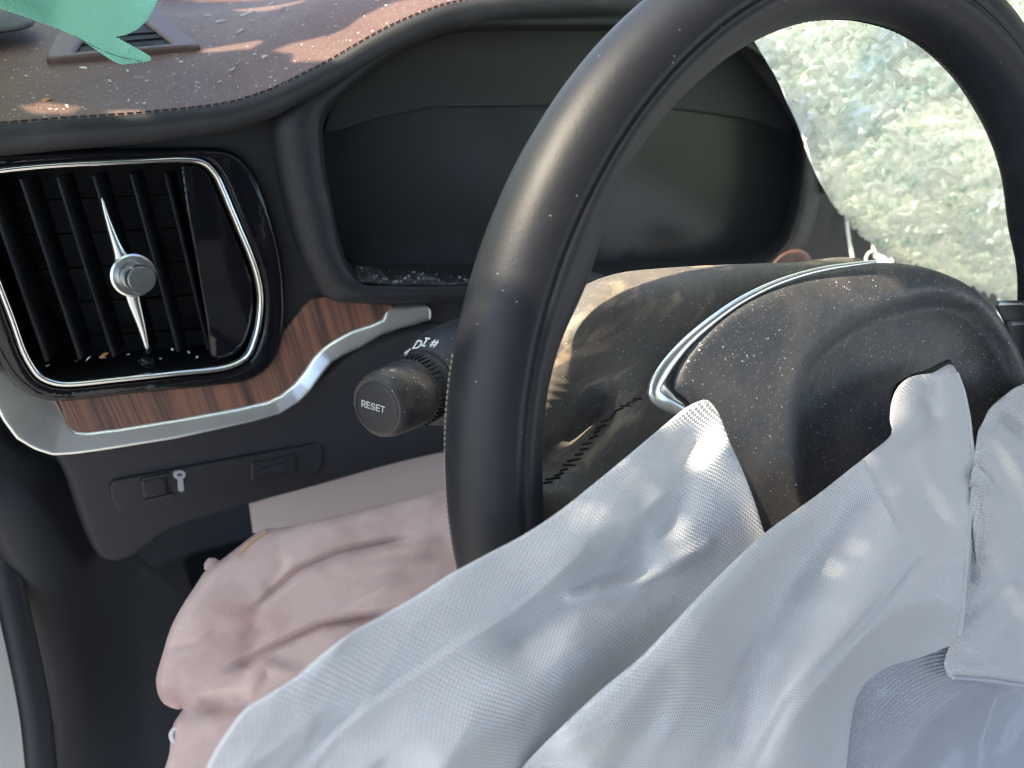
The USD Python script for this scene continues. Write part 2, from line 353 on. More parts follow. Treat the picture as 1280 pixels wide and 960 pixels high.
M['hazy_glass'] = usdkit.material(stage, '/World/Looks/hazy_glass', {
    "g": ("geometry", {}), "v": ("voronoi_texture", {"scale": 240.0}), "r": ("rgb_ramp", {"ramp": [(0, (.55, .72, .64)), (1, (.93, .95, .91))]}), "q": ("separate_color", {}),
    "t": ("translucent_bsdf", {}), "d": ("principled_bsdf", {"roughness": .2}), "b": ("bump", {"strength": .8, "distance": .002}),
    "m1": ("mix_closure", {"fac": .60})},
    [("g.position", "v.vector"), ("v.color", "q.color"), ("q.r", "r.fac"), ("r.color", "t.color"), ("r.color", "d.base_color"), ("v.distance", "b.height"), ("b.normal", "d.normal"), ("d.BSDF", "m1.closure1"), ("t.BSDF", "m1.closure2")], surface="m1.closure")

# ------------------------------------------------------------------ working sheets of the car
FWD, UPV, RGT = np.array([0, 1., 0]), np.array([0, 0, 1.]), np.array([1., 0, 0])
WC, WN = EYE + TOW @ WC_CAM, unit(TOW @ WN_CAM)
WHEEL = Plane(WC, WN)
tl = math.radians(14)
FASCIA = Plane(at(160, 340, .42), -FWD * math.cos(tl) + UPV * math.sin(tl))
GROUND_Z = 0.0

class View:
    """A draped sheet: outlines in photograph points on a base plane, heights measured back along the line of sight."""
    def __init__(s, plane, h=0.0, zref=.3):
        s.p = plane.shifted(h); s.k = zref / F_PX
    def on(s, pts): return np.asarray(pts, float) * s.k
    def px(s, ab): return np.asarray(ab) / s.k
    def w(s, ab, h=0.0):
        q = s.px(ab); d = ray(q[..., 0], q[..., 1])
        t = ((s.p.o - EYE) @ s.p.n) / (d @ s.p.n)
        return EYE + d * t[..., None] - unit(d) * np.broadcast_to(h, q.shape[:-1])[..., None]

def dist(P, line): return shapely.distance(shapely.points(P), LineString(line))
def fold(P, line, w, amp): return amp * np.exp(-(dist(P, line) / w) ** 2)
def side(P, line):
    """(signed distance to a polyline, how far along it from 0 to 1)."""
    line = np.asarray(line, float); d = np.full(len(P), 1e9); s = np.zeros(len(P)); at_ = np.zeros(len(P))
    L = np.r_[0, np.cumsum(np.linalg.norm(np.diff(line, axis=0), axis=1))]
    for k, (a, b) in enumerate(zip(line[:-1], line[1:])):
        e = b - a; t = np.clip(((P - a) @ e) / (e @ e), 0, 1); q = P - (a + t[:, None] * e); dd = np.linalg.norm(q, axis=1)
        c = e[0] * q[:, 1] - e[1] * q[:, 0]; u = dd < d - 1e-9
        d[u] = dd[u]; s[u] = np.sign(c[u]); at_[u] = ((L[k] + t * (L[k + 1] - L[k])) / L[-1])[u]
    return d * s, at_
def crease(P, line, w, amp):
    """A fold that fades out at both ends."""
    sd, t = side(P, line); e = np.clip(np.minimum(t, 1 - t) / .3, 0, 1); e = e * e * (3 - 2 * e)
    return amp * e * np.exp(-(sd / w) ** 2)
def step_(P, line, w, amp, far=1e9):
    """A ledge along a line that fades out at the line's ends and, with far, away from it."""
    sd, t = side(P, line); e = np.clip(np.minimum(t, 1 - t) / .18, 0, 1); e = e * e * (3 - 2 * e)
    return amp * e * np.exp(-np.maximum(sd, 0) / far) / (1 + np.exp(-np.clip(sd / w, -40, 40)))
def ridges(P, ang, long, short, seed, warp=.0, sharp=1.6):
    """Long pulled folds: crests along the direction ang."""
    c, s = math.cos(ang), math.sin(ang); a, b = P[:, 0] * c + P[:, 1] * s, -P[:, 0] * s + P[:, 1] * c
    b = b + warp * (meshkit.noise(np.stack([a / (long * .5), b / (short * 3), 0 * a + seed], -1), seed) - .5)
    n = meshkit.noise(np.stack([a / long, b / short, 0 * a + seed * 1.3], -1), seed)
    return (1 - np.abs(2 * n - 1)) ** sharp
def wrinkle(P, ang, long, short, seed, octaves=3):
    c, s = math.cos(ang), math.sin(ang)
    q = np.stack([(P[:, 0] * c + P[:, 1] * s) / long, (-P[:, 0] * s + P[:, 1] * c) / short, np.full(len(P), seed * 1.7)], -1)
    return meshkit.fbm(q, octaves, seed) - .5

def draped(view, poly_px, hfun, thick=.003, roll=.004, step=.003, uvplane=None, uvrot=0.0):
    mesh, _ = relief(view, Polygon(view.on(poly_px)), lambda ab: hfun(view.px(ab)), thick, roll, step)
    mn, mx = np.asarray(poly_px, float).min(0) - 4, np.asarray(poly_px, float).max(0) + 4
    gx, gy = np.arange(mn[0], mx[0], 3.0), np.arange(mn[1], mx[1], 3.0); G = np.stack(np.meshgrid(gx, gy), -1).reshape(-1, 2)
    Q = view.w(view.on(G), hfun(G)).reshape(len(gy), len(gx), 3)      # the cloth's own measure: lengths along the sheet
    lu = np.zeros((len(gy), len(gx))); lv_ = lu.copy(); c0, r0_ = len(gx) // 2, len(gy) // 2
    lu[:, 1:] = np.cumsum(np.linalg.norm(np.diff(Q, axis=1), axis=2), 1); lu -= lu[:, c0:c0 + 1]
    lv_[1:] = np.cumsum(np.linalg.norm(np.diff(Q, axis=0), axis=2), 0); lv_ -= lv_[r0_:r0_ + 1]
    from scipy.ndimage import map_coordinates, gaussian_filter
    q = pix(np.asarray(mesh.vertices)); cc = np.stack([(q[:, 1] - gy[0]) / 3.0, (q[:, 0] - gx[0]) / 3.0])
    a, b = map_coordinates(gaussian_filter(lu, 9), cc, order=1, mode='nearest'), map_coordinates(gaussian_filter(lv_, 9), cc, order=1, mode='nearest')
    return mesh, np.stack([a * math.cos(uvrot) - b * math.sin(uvrot), a * math.sin(uvrot) + b * math.cos(uvrot)], -1)

def hit(mesh, u, v):
    """First point and normal of a mesh along the line of sight through a photograph point."""
    o, d = EYE, ray(u, v); V, Fc = np.asarray(mesh.vertices), np.asarray(mesh.faces)
    a, b, c = V[Fc[:, 0]], V[Fc[:, 1]], V[Fc[:, 2]]; e1, e2 = b - a, c - a
    p = np.cross(d, e2); det = (e1 * p).sum(1); det = np.where(np.abs(det) < 1e-15, 1e-15, det); s = o - a
    uu = (s * p).sum(1) / det; q = np.cross(s, e1); vv = (q @ d) / det; t = (e2 * q).sum(1) / det
    ok = (uu >= -1e-6) & (vv >= -1e-6) & (uu + vv <= 1 + 1e-6) & (t > 0)
    if not ok.any(): return None
    i = np.flatnonzero(ok)[t[ok].argmin()]; n = unit(np.cross(e1[i], e2[i]))
    return o + d * t[i], (n if n @ d < 0 else -n)
def sticker(text, mesh, u, v, height, ang=0.0, bold=True, lift=.0001, depth=.0003):
    """Raised print on a mesh: reads along the photograph's direction "ang" at the point (u, v)."""
    p, n = hit(mesh, u, v)
    r = TOW @ np.array([math.cos(ang), math.sin(ang), 0])
    pl = Plane(p + n * lift, n, r); t = meshkit.text_mesh(text, height, depth, bold)
    t.apply_translation([-t.bounds[:, 0].mean(), -t.bounds[:, 1].mean(), 0])
    V = np.asarray(t.vertices); return trimesh.Trimesh(pl.w(V[:, :2], V[:, 2]), t.faces, process=False)

# ------------------------------------------------------------------ outside: ground and the body at the open door
g = obj('ground', trimesh.Trimesh([[-200, -200, 0], [200, -200, 0], [200, 200, 0], [-200, 200, 0]], [[0, 1, 2], [0, 2, 3]]), 'concrete', smooth=False)
tag(g, 'pale concrete ground outside the car', kind='structure')

body = thing('car_body', 'dark door opening and pale painted sill at the lower left edge', 'car body', loc=at(30, 850, .52))
KICK = Plane(at(90, 720, .50), unit(-FWD * .8 + RGT * .55 + UPV * .1))
obj('kick_panel', draped(View(KICK, 0, .5), smooth_closed([(-90, 440), (0, 518), (30, 552), (70, 566), (110, 600), (170, 690), (235, 760), (235, 1020), (70, 1020), (60, 930), (46, 840), (22, 740), (-30, 640)], 80),
    lambda P: fold(P, [(40, 640), (95, 780), (120, 1020)], 50, .014) + fold(P, [(165, 720), (185, 1020)], 14, -.006), .01, .012, .008), 'plastic_low', body)
sp = smooth_closed([at(*q, .46) for q in ((-50, 560), (-8, 650), (13, 740), (32, 825), (46, 900), (58, 1020))], 40, False)
obj('door_seal', sweep(sp, .0055, .008, 12, RGT), 'rubber', body)
sp2 = smooth_closed([at(*q, .50) for q in ((-62, 560), (-20, 650), (1, 740), (20, 825), (34, 900), (46, 1020))], 40, False)
obj('seal_lip', sweep(sp2, .003, .004, 8, RGT), 'rubber', body)
SILL = Plane(at(10, 880, .60), unit(-RGT * .5 + UPV * .75 - FWD * .25))
obj('sill', draped(View(SILL, 0, .6), [(-160, 620), (-20, 660), (30, 770), (60, 880), (80, 1030), (-160, 1030)], lambda P: .0 + .02 * np.cos(P[:, 0] / 90), .02, .01, .012), 'body_paint', body)
fw = Plane(np.array([.2, .80, EYE[2] - .5]), -FWD)
obj('footwell_wall', relief(fw, [(-.32, -.45), (1.2, -.45), (1.2, .42), (-.32, .42)], 0, .02, 0, .2), 'carpet', body)
fl = Plane(np.array([.4, .2, EYE[2] - .80]), UPV)
obj('floor', relief(fl, [(-.35, -1.0), (1.0, -1.0), (1.0, .59), (-.35, .59)], 0, .03, 0, .2), 'carpet', body)

# ------------------------------------------------------------------ dashboard
dash = thing('dashboard', 'dark car dashboard with dusty brown top, air vent and wood trim', 'dashboard', loc=FASCIA.o)
RING = smooth_closed([(0, 213), (60, 207), (112, 204), (180, 201), (225, 199), (252, 202), (268, 216), (278, 236), (289, 262), (300, 288), (311, 314), (320, 340), (325, 367), (324, 395), (319, 420), (307, 446), (280, 459), (225, 465), (150, 473), (90, 479), (66, 477), (47, 467), (30, 439), (15, 397), (0, 358), (-18, 310), (-33, 262), (-38, 235), (-30, 220)], 160)
ring_hole = Polygon(FASCIA.on(RING))
R0 = [(334, 161), (345, 225), (360, 285), (378, 335), (405, 375), (449, 382), (535, 381), (640, 376), (800, 352), (930, 346), (1000, 320), (1024, 262), (1028, 200), (1016, 140), (972, 58), (890, 15), (805, 4), (700, 4), (565, 7), (512, 22), (456, 49), (400, 90), (350, 128)]
R1 = [(397, 165), (401, 210), (412, 262), (424, 318), (449, 354), (490, 358), (560, 358), (650, 355), (800, 342), (924, 336), (975, 315), (996, 270), (1005, 205), (1000, 140), (955, 75), (880, 38), (790, 33), (700, 33), (569, 34), (520, 52), (465, 84), (425, 116), (402, 140)]
R2 = [(404, 170), (408, 215), (417, 262), (427, 308), (440, 330), (480, 331), (560, 330), (650, 329), (800, 326), (918, 322), (962, 305), (984, 268), (994, 205), (990, 140), (945, 80), (872, 45), (785, 40), (700, 40), (572, 42), (525, 58), (470, 90), (432, 120), (410, 145)]
def ring3(R, h, n=12):
    """A contour of the hood on the fascia raised by h, n points per span so that the rings match."""
    R = np.asarray(R, float); k = len(R); out = []
    for i in range(k):
        a, b, c, d = R[i - 1], R[i], R[(i + 1) % k], R[(i + 2) % k]; t = np.linspace(0, 1, n, endpoint=False)[:, None]
        out.append(.5 * (2 * b + (c - a) * t + (2 * a - 5 * b + 4 * c - d) * t**2 + (3 * b - a - 3 * c + d) * t**3))
    P = np.vstack(out)
    ab = np.vstack([FASCIA.on(P[i:i + 1], h[i] if np.ndim(h) else h) for i in range(len(P))])
    return FASCIA.w(ab, h), ab
def mixr(A, B, t): return np.asarray(A, float) * (1 - t) + np.asarray(B, float) * t
r0, _ = ring3(R0, -.004); rm, _ = ring3(mixr(R0, R1, .25), .010); rm2, _ = ring3(mixr(R0, R1, .75), .0125); r1, _ = ring3(R1, .011); r1b, _ = ring3(mixr(R1, R2, .18), .006); r2, ab2 = ring3(R2, -.030)
k12 = 12
cluster = obj('instrument_hood', loft([r0, rm, rm2, r1, r1b, r2]), 'hood_skin', dash, smooth=40)
gp = FASCIA.shifted(-.0295)
obj('screen', relief(gp, FASCIA.on([tuple(q) for q in pix(r2[::3])], -.0295), 0, .002, 0, .03), 'screen_glass', cluster)
up = [(404, 168), (410, 140), (432, 112), (470, 84), (525, 52), (572, 36), (700, 34), (785, 34), (872, 39), (945, 74), (990, 136), (995, 170), (940, 150), (860, 138), (760, 133), (640, 133), (540, 134), (480, 146), (430, 162)]
obj('dark_reflection', relief(FASCIA.shifted(-.024), FASCIA.on(up, -.024), 0, .004, .0015, .006), 'plastic', cluster)  # dark panel added for the dark reflection across the upper screen
led = [(446, 352), (490, 356), (560, 356), (650, 353), (800, 341), (800, 329), (650, 332), (560, 333), (480, 334), (440, 333)]
lo_, hi_ = FASCIA.w(FASCIA.on(led[:5], .010), .010), FASCIA.w(FASCIA.on(led[5:][::-1], -.027), -.027)
lv = np.vstack([lo_ + WN * .0006, hi_ + WN * .0006]); lf = [[i, i + 1, i + 6] for i in range(4)] + [[i, i + 6, i + 5] for i in range(4)]
obj('ledge', trimesh.Trimesh(lv, lf, process=False), 'ledge_dust', cluster, smooth=False)

panel_px = [(-160, 150), (0, 150), (190, 140), (300, 132), (337, 118), (420, 100), (700, 60), (1000, 60), (1250, 60), (1250, 420), (560, 420), (480, 420), (430, 440), (380, 480), (340, 510), (220, 540), (110, 555), (20, 530), (-40, 470), (-160, 400)]
panel = Polygon(FASCIA.on(panel_px)).buffer(0).difference(ring_hole.buffer(.0005)).difference(Polygon(FASCIA.on([tuple(q) for q in mixr(R0, R1, .5)])).buffer(0))
obj('fascia_panel', relief(FASCIA, panel, -.002, .004, .001, .012), 'plastic', dash)

# top pad: rolled front edge, dark stitching, then the dusty skin running forward to the windscreen
st_px = [(-120, 160), (-60, 157), (0, 154), (75, 148), (130, 144.5), (187, 140), (281, 129), (337, 112), (375, 94), (412, 75), (446, 55), (480, 36), (520, 18), (561, 4), (610, -4), (660, -9), (740, -12), (820, -8), (890, 2), (950, 28), (1000, 80), (1040, 150), (1050, 220)]
stp = smooth_closed(FASCIA.w(FASCIA.on(st_px, .014), .014), 260, False)
zf = EYE[2] - .118
rows = []
for dy, dz in ((.030, -.020), (.012, -.019), (.002, -.016), (-.004, -.0115), (-.0055, -.007), (-.004, -.003), (-.0018, -.0008)):
    rows.append(stp + FWD * dy + UPV * dz)
rows.append(stp + UPV * -.0006)                                    # the seam's slight furrow
for t in np.concatenate([[.0016, .004, .01], np.linspace(.02, .75, 60)]):
    w = np.clip(t / .30, 0, 1); w = w * w * (3 - 2 * w)
    q = stp + FWD * t; q = q.copy(); q[:, 2] = stp[:, 2] * (1 - w) + zf * w + .012 * math.sin(min(t / .3, 1) * math.pi)
    q[:, 2] += .0015 * (meshkit.fbm(q * 18, 3, 5) - .5) * min(1, t / .03)
    rows.append(q)
nr, ns = len(rows), len(stp); V = np.vstack(rows); Fc = []
for i in range(nr - 1):
    a = i * ns + np.arange(ns - 1); Fc.append(np.stack([a, a + 1, a + ns + 1], 1)); Fc.append(np.stack([a, a + ns + 1, a + ns], 1))
lip_rows = 7
Fall = np.vstack(Fc); fpr = 2 * (ns - 1)
pad_top = trimesh.Trimesh(V, Fall[lip_rows * fpr:], process=False); pad_lip = trimesh.Trimesh(V, Fall[:lip_rows * fpr], process=False)
pad_top.remove_unreferenced_vertices(); pad_lip.remove_unreferenced_vertices()
tp = obj('top_pad', pad_top, 'dash_skin', dash, smooth=True); obj('pad_edge', pad_lip, 'soft_trim', dash, smooth=True)
sl = np.r_[0, np.cumsum(np.linalg.norm(np.diff(stp, axis=0), axis=1))]
for s in np.arange(.03, sl[-1] - .2, .0042):
    i = np.searchsorted(sl, s); a, b = stp[i - 1], stp[i]; d = unit(b - a); c = a + d * (s - sl[i - 1])
    if pix(c)[0] > 620 or pix(c)[0] < -20: continue
    obj('stitch', boxm(c + UPV * .0003, d, np.cross(UPV, d), UPV, .0029, .0007, .0008), 'dark_thread', tp, smooth=False)

# defroster or speaker opening in the pad, partly hidden by the green cloth
def on_pad(pts): return np.array([hit(pad_top, *q)[0] for q in pts])
def pad_plane(u, v):
    p, n = hit(pad_top, u, v); return Plane(p, n)
PP = pad_plane(130, 50)
frame_out = PP.on([(58, 73), (63, 56), (83, 30), (104, 8), (150, -2), (190, 6), (222, 34), (250, 57), (216, 59), (150, 65), (90, 71)], .003); frame_in = PP.on([(92, 66), (106, 46), (130, 26), (168, 21), (181, 27), (216, 55), (150, 61)], .003)
obj('grille_frame', relief(PP, Polygon(smooth_closed(frame_out, 70)).difference(Polygon(frame_in)), .0036, .012, .0022, .003), 'frame_skin', tp)
obj('grille_opening', relief(PP, Polygon(PP.on([(90, 69), (103, 46), (128, 26), (168, 21), (184, 27), (222, 57), (150, 64)])), .0012, .003, 0, .01), 'black', tp)
for k in range(2):
    a, b = PP.on([(100 + 3 * k, 60 - 9 * k), (208 - 9 * k, 51 - 7 * k)]); a3, b3 = PP.w(a, .0018), PP.w(b, .0018)
    obj('grille_bar', sweep([a3, (a3 + b3) / 2, b3], .0006, None, 6), 'black', tp)
# dark round trim at the far left of the pad
obj('pillar_trim', draped(View(PP, .012, .45), smooth_closed([(-60, 0), (-20, 5), (20, 14), (44, 24), (40, 33), (20, 39), (-20, 43), (-60, 44)], 50), lambda P: P[:, 0] * 0, .02, .012, .005), 'soft_trim', dash)

# air vent
vent = obj('air_vent', relief(FASCIA, Polygon(smooth_closed(FASCIA.on([(-110, 192), (-60, 190), (0, 188), (150, 185), (265, 184), (292, 191), (319, 221), (337, 270), (351, 330), (354, 385), (351, 420), (342, 446), (322, 467), (292, 477), (150, 491), (70, 499), (34, 488), (6, 462), (-22, 410), (-60, 330), (-105, 240)]), 140)).difference(ring_hole), .007, .008, .0045, .004), 'gloss_black', dash)
rp = FASCIA.on(RING); rc = FASCIA.w(FASCIA.on(RING, .008), .008)
obj('chrome_ring', sweep(rc, .0019, .0030, 12, FASCIA.n, closed=True), 'chrome', vent, smooth=True)
wall = [FASCIA.w(rp, .006), FASCIA.w(rp, -.010), FASCIA.w(rp * .97 + rp.mean(0) * .03, -.045)]
obj('duct', loft([w_[::-1] for w_ in wall], close_last=True), 'black', vent, smooth=40)
tops = [(-20, 227), (25, 224), (71, 222), (116, 220), (163, 218), (206, 217)]; bots = [(57, 452), (99, 449), (141, 446), (184, 443), (222, 440), (260, 437)]
for a, b in zip(tops, bots):
    pa, pb = FASCIA.w(FASCIA.on([a, b], -.003), -.003); d = unit(pb - pa); inw = unit(-FASCIA.n * .93 + FASCIA.e1 * .32); nn = np.cross(d, inw)
    prof = np.array([(0, -.0006), (-.0009, .0), (0, .0012), (.004, .0016), (.022, .0010), (.022, -.0010), (.004, -.0014)])
    rings = [p + prof[:, :1] * inw + prof[:, 1:] * nn for p in (pa, pa * .75 + pb * .25, (pa + pb) / 2, pa * .25 + pb * .75, pb)]
    obj('slat', loft(rings, True, True), 'vane', vent, smooth=50)
for k in range(5):
    f = .12 + .19 * k; a, b = np.array(tops[0]) * (1 - f) + np.array(bots[0]) * f, np.array(tops[-1]) * (1 - f) + np.array(bots[-1]) * f + (12, 0)
    p = FASCIA.w(FASCIA.on([a, b], -.033), -.033); obj('cross_vane', sweep([p[0], p.mean(0), p[1]], .0008, .004, 6, FASCIA.n), 'black', vent)
TL = Plane(FASCIA.w(FASCIA.on([(285, 330)]), .0)[0], unit(FASCIA.n + FASCIA.e1 * -.04))
obj('cheek', relief(TL, Polygon(TL.on([(226, 206), (250, 207), (262, 219), (273, 243), (300, 310), (316, 350), (318, 395), (311, 420), (300, 441), (276, 452), (263, 446), (258, 400), (246, 330), (234, 265)])), 0.0, .003, .0012, .005), 'gloss_black', vent)
# chrome thumb knob with its two tapering arms
arm = [(127, 247), (131, 263), (138, 285), (145, 305), (152, 322), (160, 338)]
obj('knob_arm', sweep(smooth_closed(FASCIA.w(FASCIA.on(arm, .003), .003), 24, False), [.0009, .0013, .0016, .002, .0024, .003, .0045, .006], .0022, 10, FASCIA.n), 'satin_chrome', vent, smooth=True)
arm2 = [(163, 350), (166, 372), (172, 392), (178, 412), (184, 436)]
c2 = smooth_closed(FASCIA.w(FASCIA.on(arm2, .002), .002), 24, False)
obj('knob_arm', sweep(c2, np.linspace(.0042, .0013, len(c2)), .0018, 10, FASCIA.n), 'satin_chrome', vent, smooth=True)
kc = FASCIA.w(FASCIA.on([(166, 344)], .004), .004)[0]; kd = unit(FASCIA.n * .92 + RGT * .20)
knob = obj('knob', lathe(kc, kd, [(-.004, .0105), (0, .0118), (.0015, .0118), (.0022, .0108), (.0022, .0082), (.0005, .008), (.0005, .0074), (.012, .0078), (.0135, .0074)], 40), 'satin_chrome', vent, smooth=35)
obj('knob_cap', lathe(kc, kd, [(.0134, .0064), (.0143, .0064), (.0143, .0001)], 40), 'satin_chrome', vent, smooth=35)
obj('lower_lug', lathe(FASCIA.w(FASCIA.on([(184, 452)]), -.002)[0], FASCIA.n, [(0, .004), (.003, .0036), (.0036, .001)], 20), 'gloss_black', vent)

# wood inlay and the bright strip below it
wood_px = [(73, 500), (67, 494), (150, 484), (292, 470), (322, 458), (342, 436), (348, 420), (366, 402), (380, 385), (391, 374), (410, 371), (449, 378), (490, 381), (490, 389), (482, 400), (465, 407), (442, 415), (418, 428), (404, 438), (392, 450), (380, 468), (368, 483), (352, 496), (335, 504), (300, 512), (225, 526), (150, 538), (109, 543), (96, 542), (86, 534)]
obj('wood_trim', relief(FASCIA, FASCIA.on(wood_px, .003), .003, .004, .0008, .004, uvrot=-.18), 'wood', dash)
strip_top = [(5, 460), (34, 487), (62, 497), (74, 500), (86, 533), (96, 541), (109, 542), (150, 537), (225, 525), (300, 511), (335, 503), (352, 495), (368, 482), (380, 467), (392, 449), (404, 437), (418, 427), (442, 414), (465, 406), (480, 399), (486, 386), (498, 383), (520, 382), (534, 381), (540, 386)]
strip_bot = [(538, 399), (520, 405), (500, 410), (475, 419), (452, 433), (430, 443), (414, 453), (402, 468), (388, 488), (374, 502), (350, 517), (315, 527), (225, 547), (131, 562), (95, 567), (66, 569), (42, 561), (20, 548), (2, 524), (-14, 490), (-30, 450), (-16, 444)]
lowline = LineString(FASCIA.on(strip_bot, .006))
obj('bright_trim', relief(FASCIA, FASCIA.on(strip_top + strip_bot, .006), lambda ab: .0085 - .42 * np.clip(shapely.distance(shapely.points(ab), lowline), 0, .05), .007, .0022, .0018), 'strip_chrome', dash)

# lower panel with the switch plate
LOW = Plane(FASCIA.w(FASCIA.on([(220, 552)]))[0] + FWD * .0045, unit(-FWD * .97 - UPV * .10 + RGT * .04))
low_px = smooth_closed([(48, 552), (131, 552), (225, 536), (349, 507), (379, 490), (405, 474), (440, 447), (480, 424), (520, 413), (560, 408), (650, 420), (650, 552), (550, 571), (480, 588), (400, 611), (330, 630), (290, 641), (240, 657), (205, 672), (186, 688), (165, 701), (142, 707), (124, 701), (112, 684), (97, 645), (82, 600), (66, 572)], 140)
lowp = obj('lower_panel', relief(LOW, LOW.on(low_px), -.001, .03, .006, .006), 'plastic_low', dash)
sw_px = smooth_closed([(137, 612), (140, 604), (150, 600), (220, 587), (300, 572), (380, 558), (395, 556), (402, 560), (404, 572), (400, 588), (390, 597), (330, 609), (240, 626), (165, 640), (150, 640), (142, 632)], 90)
swp = obj('switch_plate', relief(LOW, LOW.on(sw_px, .001), .0012, .004, .0014, .004), 'plastic', lowp)
obj('switch', relief(LOW, LOW.on([(175, 602), (207, 596), (211, 617), (179, 624)], .003), .0035, .004, .0012, .002), 'vane', lowp)
for q in ([(177, 599), (210, 592), (211, 595), (178, 602)], [(180, 625), (216, 617), (217, 621), (181, 629)]):
    obj('switch_edge', relief(LOW, LOW.on(q, .0025), .0026, .002, .0004, .002), 'soft_trim', lowp)
tk = smooth_closed([(225, 588), (231, 590), (232, 595), (229, 599), (230, 613), (223, 613), (222, 600), (217, 596), (218, 590)], 40)
obj('switch_symbol', relief(LOW, Polygon(LOW.on(tk, .0022)).difference(Polygon(LOW.on([(222, 592), (228, 592), (228, 595), (222, 595)], .0022))), .0024, .001, .0003, .001), 'grey_print', lowp)
obj('boot_switch', relief(LOW, LOW.on([(313, 579), (372, 567), (371, 590), (314, 602)], .002), .0026, .003, .0012, .002), 'vane', lowp)
obj('boot_symbol', relief(LOW, LOW.on(smooth_closed([(325, 589), (332, 585), (343, 582), (354, 580), (353, 587), (340, 589)], 30), .003), .0034, .0008, .0003, .001), 'plastic_low', lowp)

# ------------------------------------------------------------------ pink knee airbag and the torn panel above it
KN = Plane(at(400, 760, .50), unit(-FWD * .85 + UPV * .45))
pb = thing('torn_panel', 'plain beige panel hanging under the dashboard above the pink knee airbag', 'panel', loc=at(430, 620, .53))
obj('board', draped(View(Plane(at(430, 620, .60), -FWD), 0, .60), [(311, 628), (480, 560), (600, 540), (640, 600), (600, 690), (440, 690), (345, 668), (316, 666)], lambda P: wrinkle(P, -.2, 140, 60, 3) * .006, .006, .003, .006), 'beige_panel', pb)
knee = thing('knee_airbag', 'creased pink deployed knee airbag hanging below the dashboard', 'airbag', loc=at(400, 800, .50))
kl1 = [(288, 773), (325, 755), (350, 733), (375, 711), (425, 690), (490, 676), (555, 663)]
kl2 = [(268, 836), (310, 828), (335, 812), (360, 800), (400, 781), (465, 771), (540, 750)]
kl3 = [(205, 812), (250, 803), (290, 778)]
def knee_h(P):
    h = .022 * np.exp(-(dist(P, [(330, 760), (520, 720)]) / 170) ** 2)
    for l, w, a in ((kl1, 5, -.0085), (kl2, 5, -.0085), (kl3, 5, -.0025), ([(440, 700), (500, 694), (570, 692)], 8, -.0026), ([(450, 726), (520, 714), (570, 708)], 9, -.0022), ([(330, 760), (300, 860)], 16, -.004), ([(390, 850), (330, 830), (300, 870)], 10, .004), ([(228, 884), (300, 880), (400, 900)], 12, -.010), ([(360, 690), (330, 745)], 9, -.003)):
        h = h + crease(P, l, w, a)
    h = h + step_(P, kl1, 6, .0035, 60) + step_(P, kl2, 6, .004, 60)
    return h + ridges(P, 2.7, 260, 40, 11, 30) * .0035 + wrinkle(P, -.3, 40, 14, 12) * .0012
knee_px = [(333, 660), (318, 668), (300, 682), (276, 700), (258, 712), (243, 734), (226, 760), (213, 786), (206, 808), (199, 832), (195, 848), (197, 866), (205, 880), (222, 887), (229, 886), (218, 902), (214, 918), (212, 940), (206, 1010), (620, 1010), (760, 700), (640, 590), (560, 610), (440, 640), (350, 660)]
obj('cushion', draped(View(KN, 0, .5), smooth_closed(knee_px, 160), knee_h, .006, .010, .0017), 'pink_cloth', knee)
def knee_pt(u, v, lift): return EYE + ray(u, v) * ((KN.o - EYE) @ KN.n / (ray(u, v) @ KN.n)) - unit(ray(u, v)) * lift
edge_line = [(332, 664), (312, 680), (292, 706), (268, 738), (248, 770), (236, 800), (229, 830)]
kv = View(KN, 0, .5)
es = smooth_closed(edge_line, 30, False); eh = knee_h(es)
obj('edge_seam', sweep(np.array([knee_pt(u, v, h - .0022) for (u, v), h in zip(es, eh)]), .0016, .0009, 6, KN.n), 'seam_amber', knee, label='amber brown stitched edge of the pink airbag')
obj('cloth_tag', sweep(smooth_closed([knee_pt(285, 712, .006), knee_pt(274, 708, .01), knee_pt(263, 703, .012), knee_pt(262, 711, .012)], 14, False), .003, .002, 8, KN.n), 'pink_cloth', knee)
lc = smooth_closed([knee_pt(*q, .004) for q in ((226, 912), (218, 911), (214, 918), (217, 926), (225, 925))], 24)
obj('cloth_loop', sweep(lc, .0014, None, 6, KN.n, closed=True), 'white_plastic', knee)

# ------------------------------------------------------------------ steering column, stalk
col = thing('steering_column', 'dark plastic column cowl behind the steering wheel', 'column cowl', loc=WC - WN * .09)
CB = WHEEL.shifted(-.095)
obj('lower_cowl', draped(View(CB, 0, .4), smooth_closed([(600, 384), (640, 372), (760, 350), (780, 560), (640, 600), (575, 576), (566, 540), (575, 500), (590, 440)], 70), lambda P: .01 * np.exp(-((P[:, 0] - 660) / 100) ** 2), .05, .02, .008), 'plastic', col)
CT = WHEEL.shifted(-.075)
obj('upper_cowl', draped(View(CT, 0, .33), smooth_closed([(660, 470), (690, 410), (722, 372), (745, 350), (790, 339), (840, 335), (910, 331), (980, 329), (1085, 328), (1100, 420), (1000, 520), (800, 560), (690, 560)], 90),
    lambda P: fold(P, [(735, 392), (770, 372), (815, 358), (860, 352)], 10, .004) + step_(P, [(640, 440), (735, 397), (770, 379), (815, 364), (880, 352), (960, 348)], 5, -.008), .02, .010, .005), 'hub_skin', col)

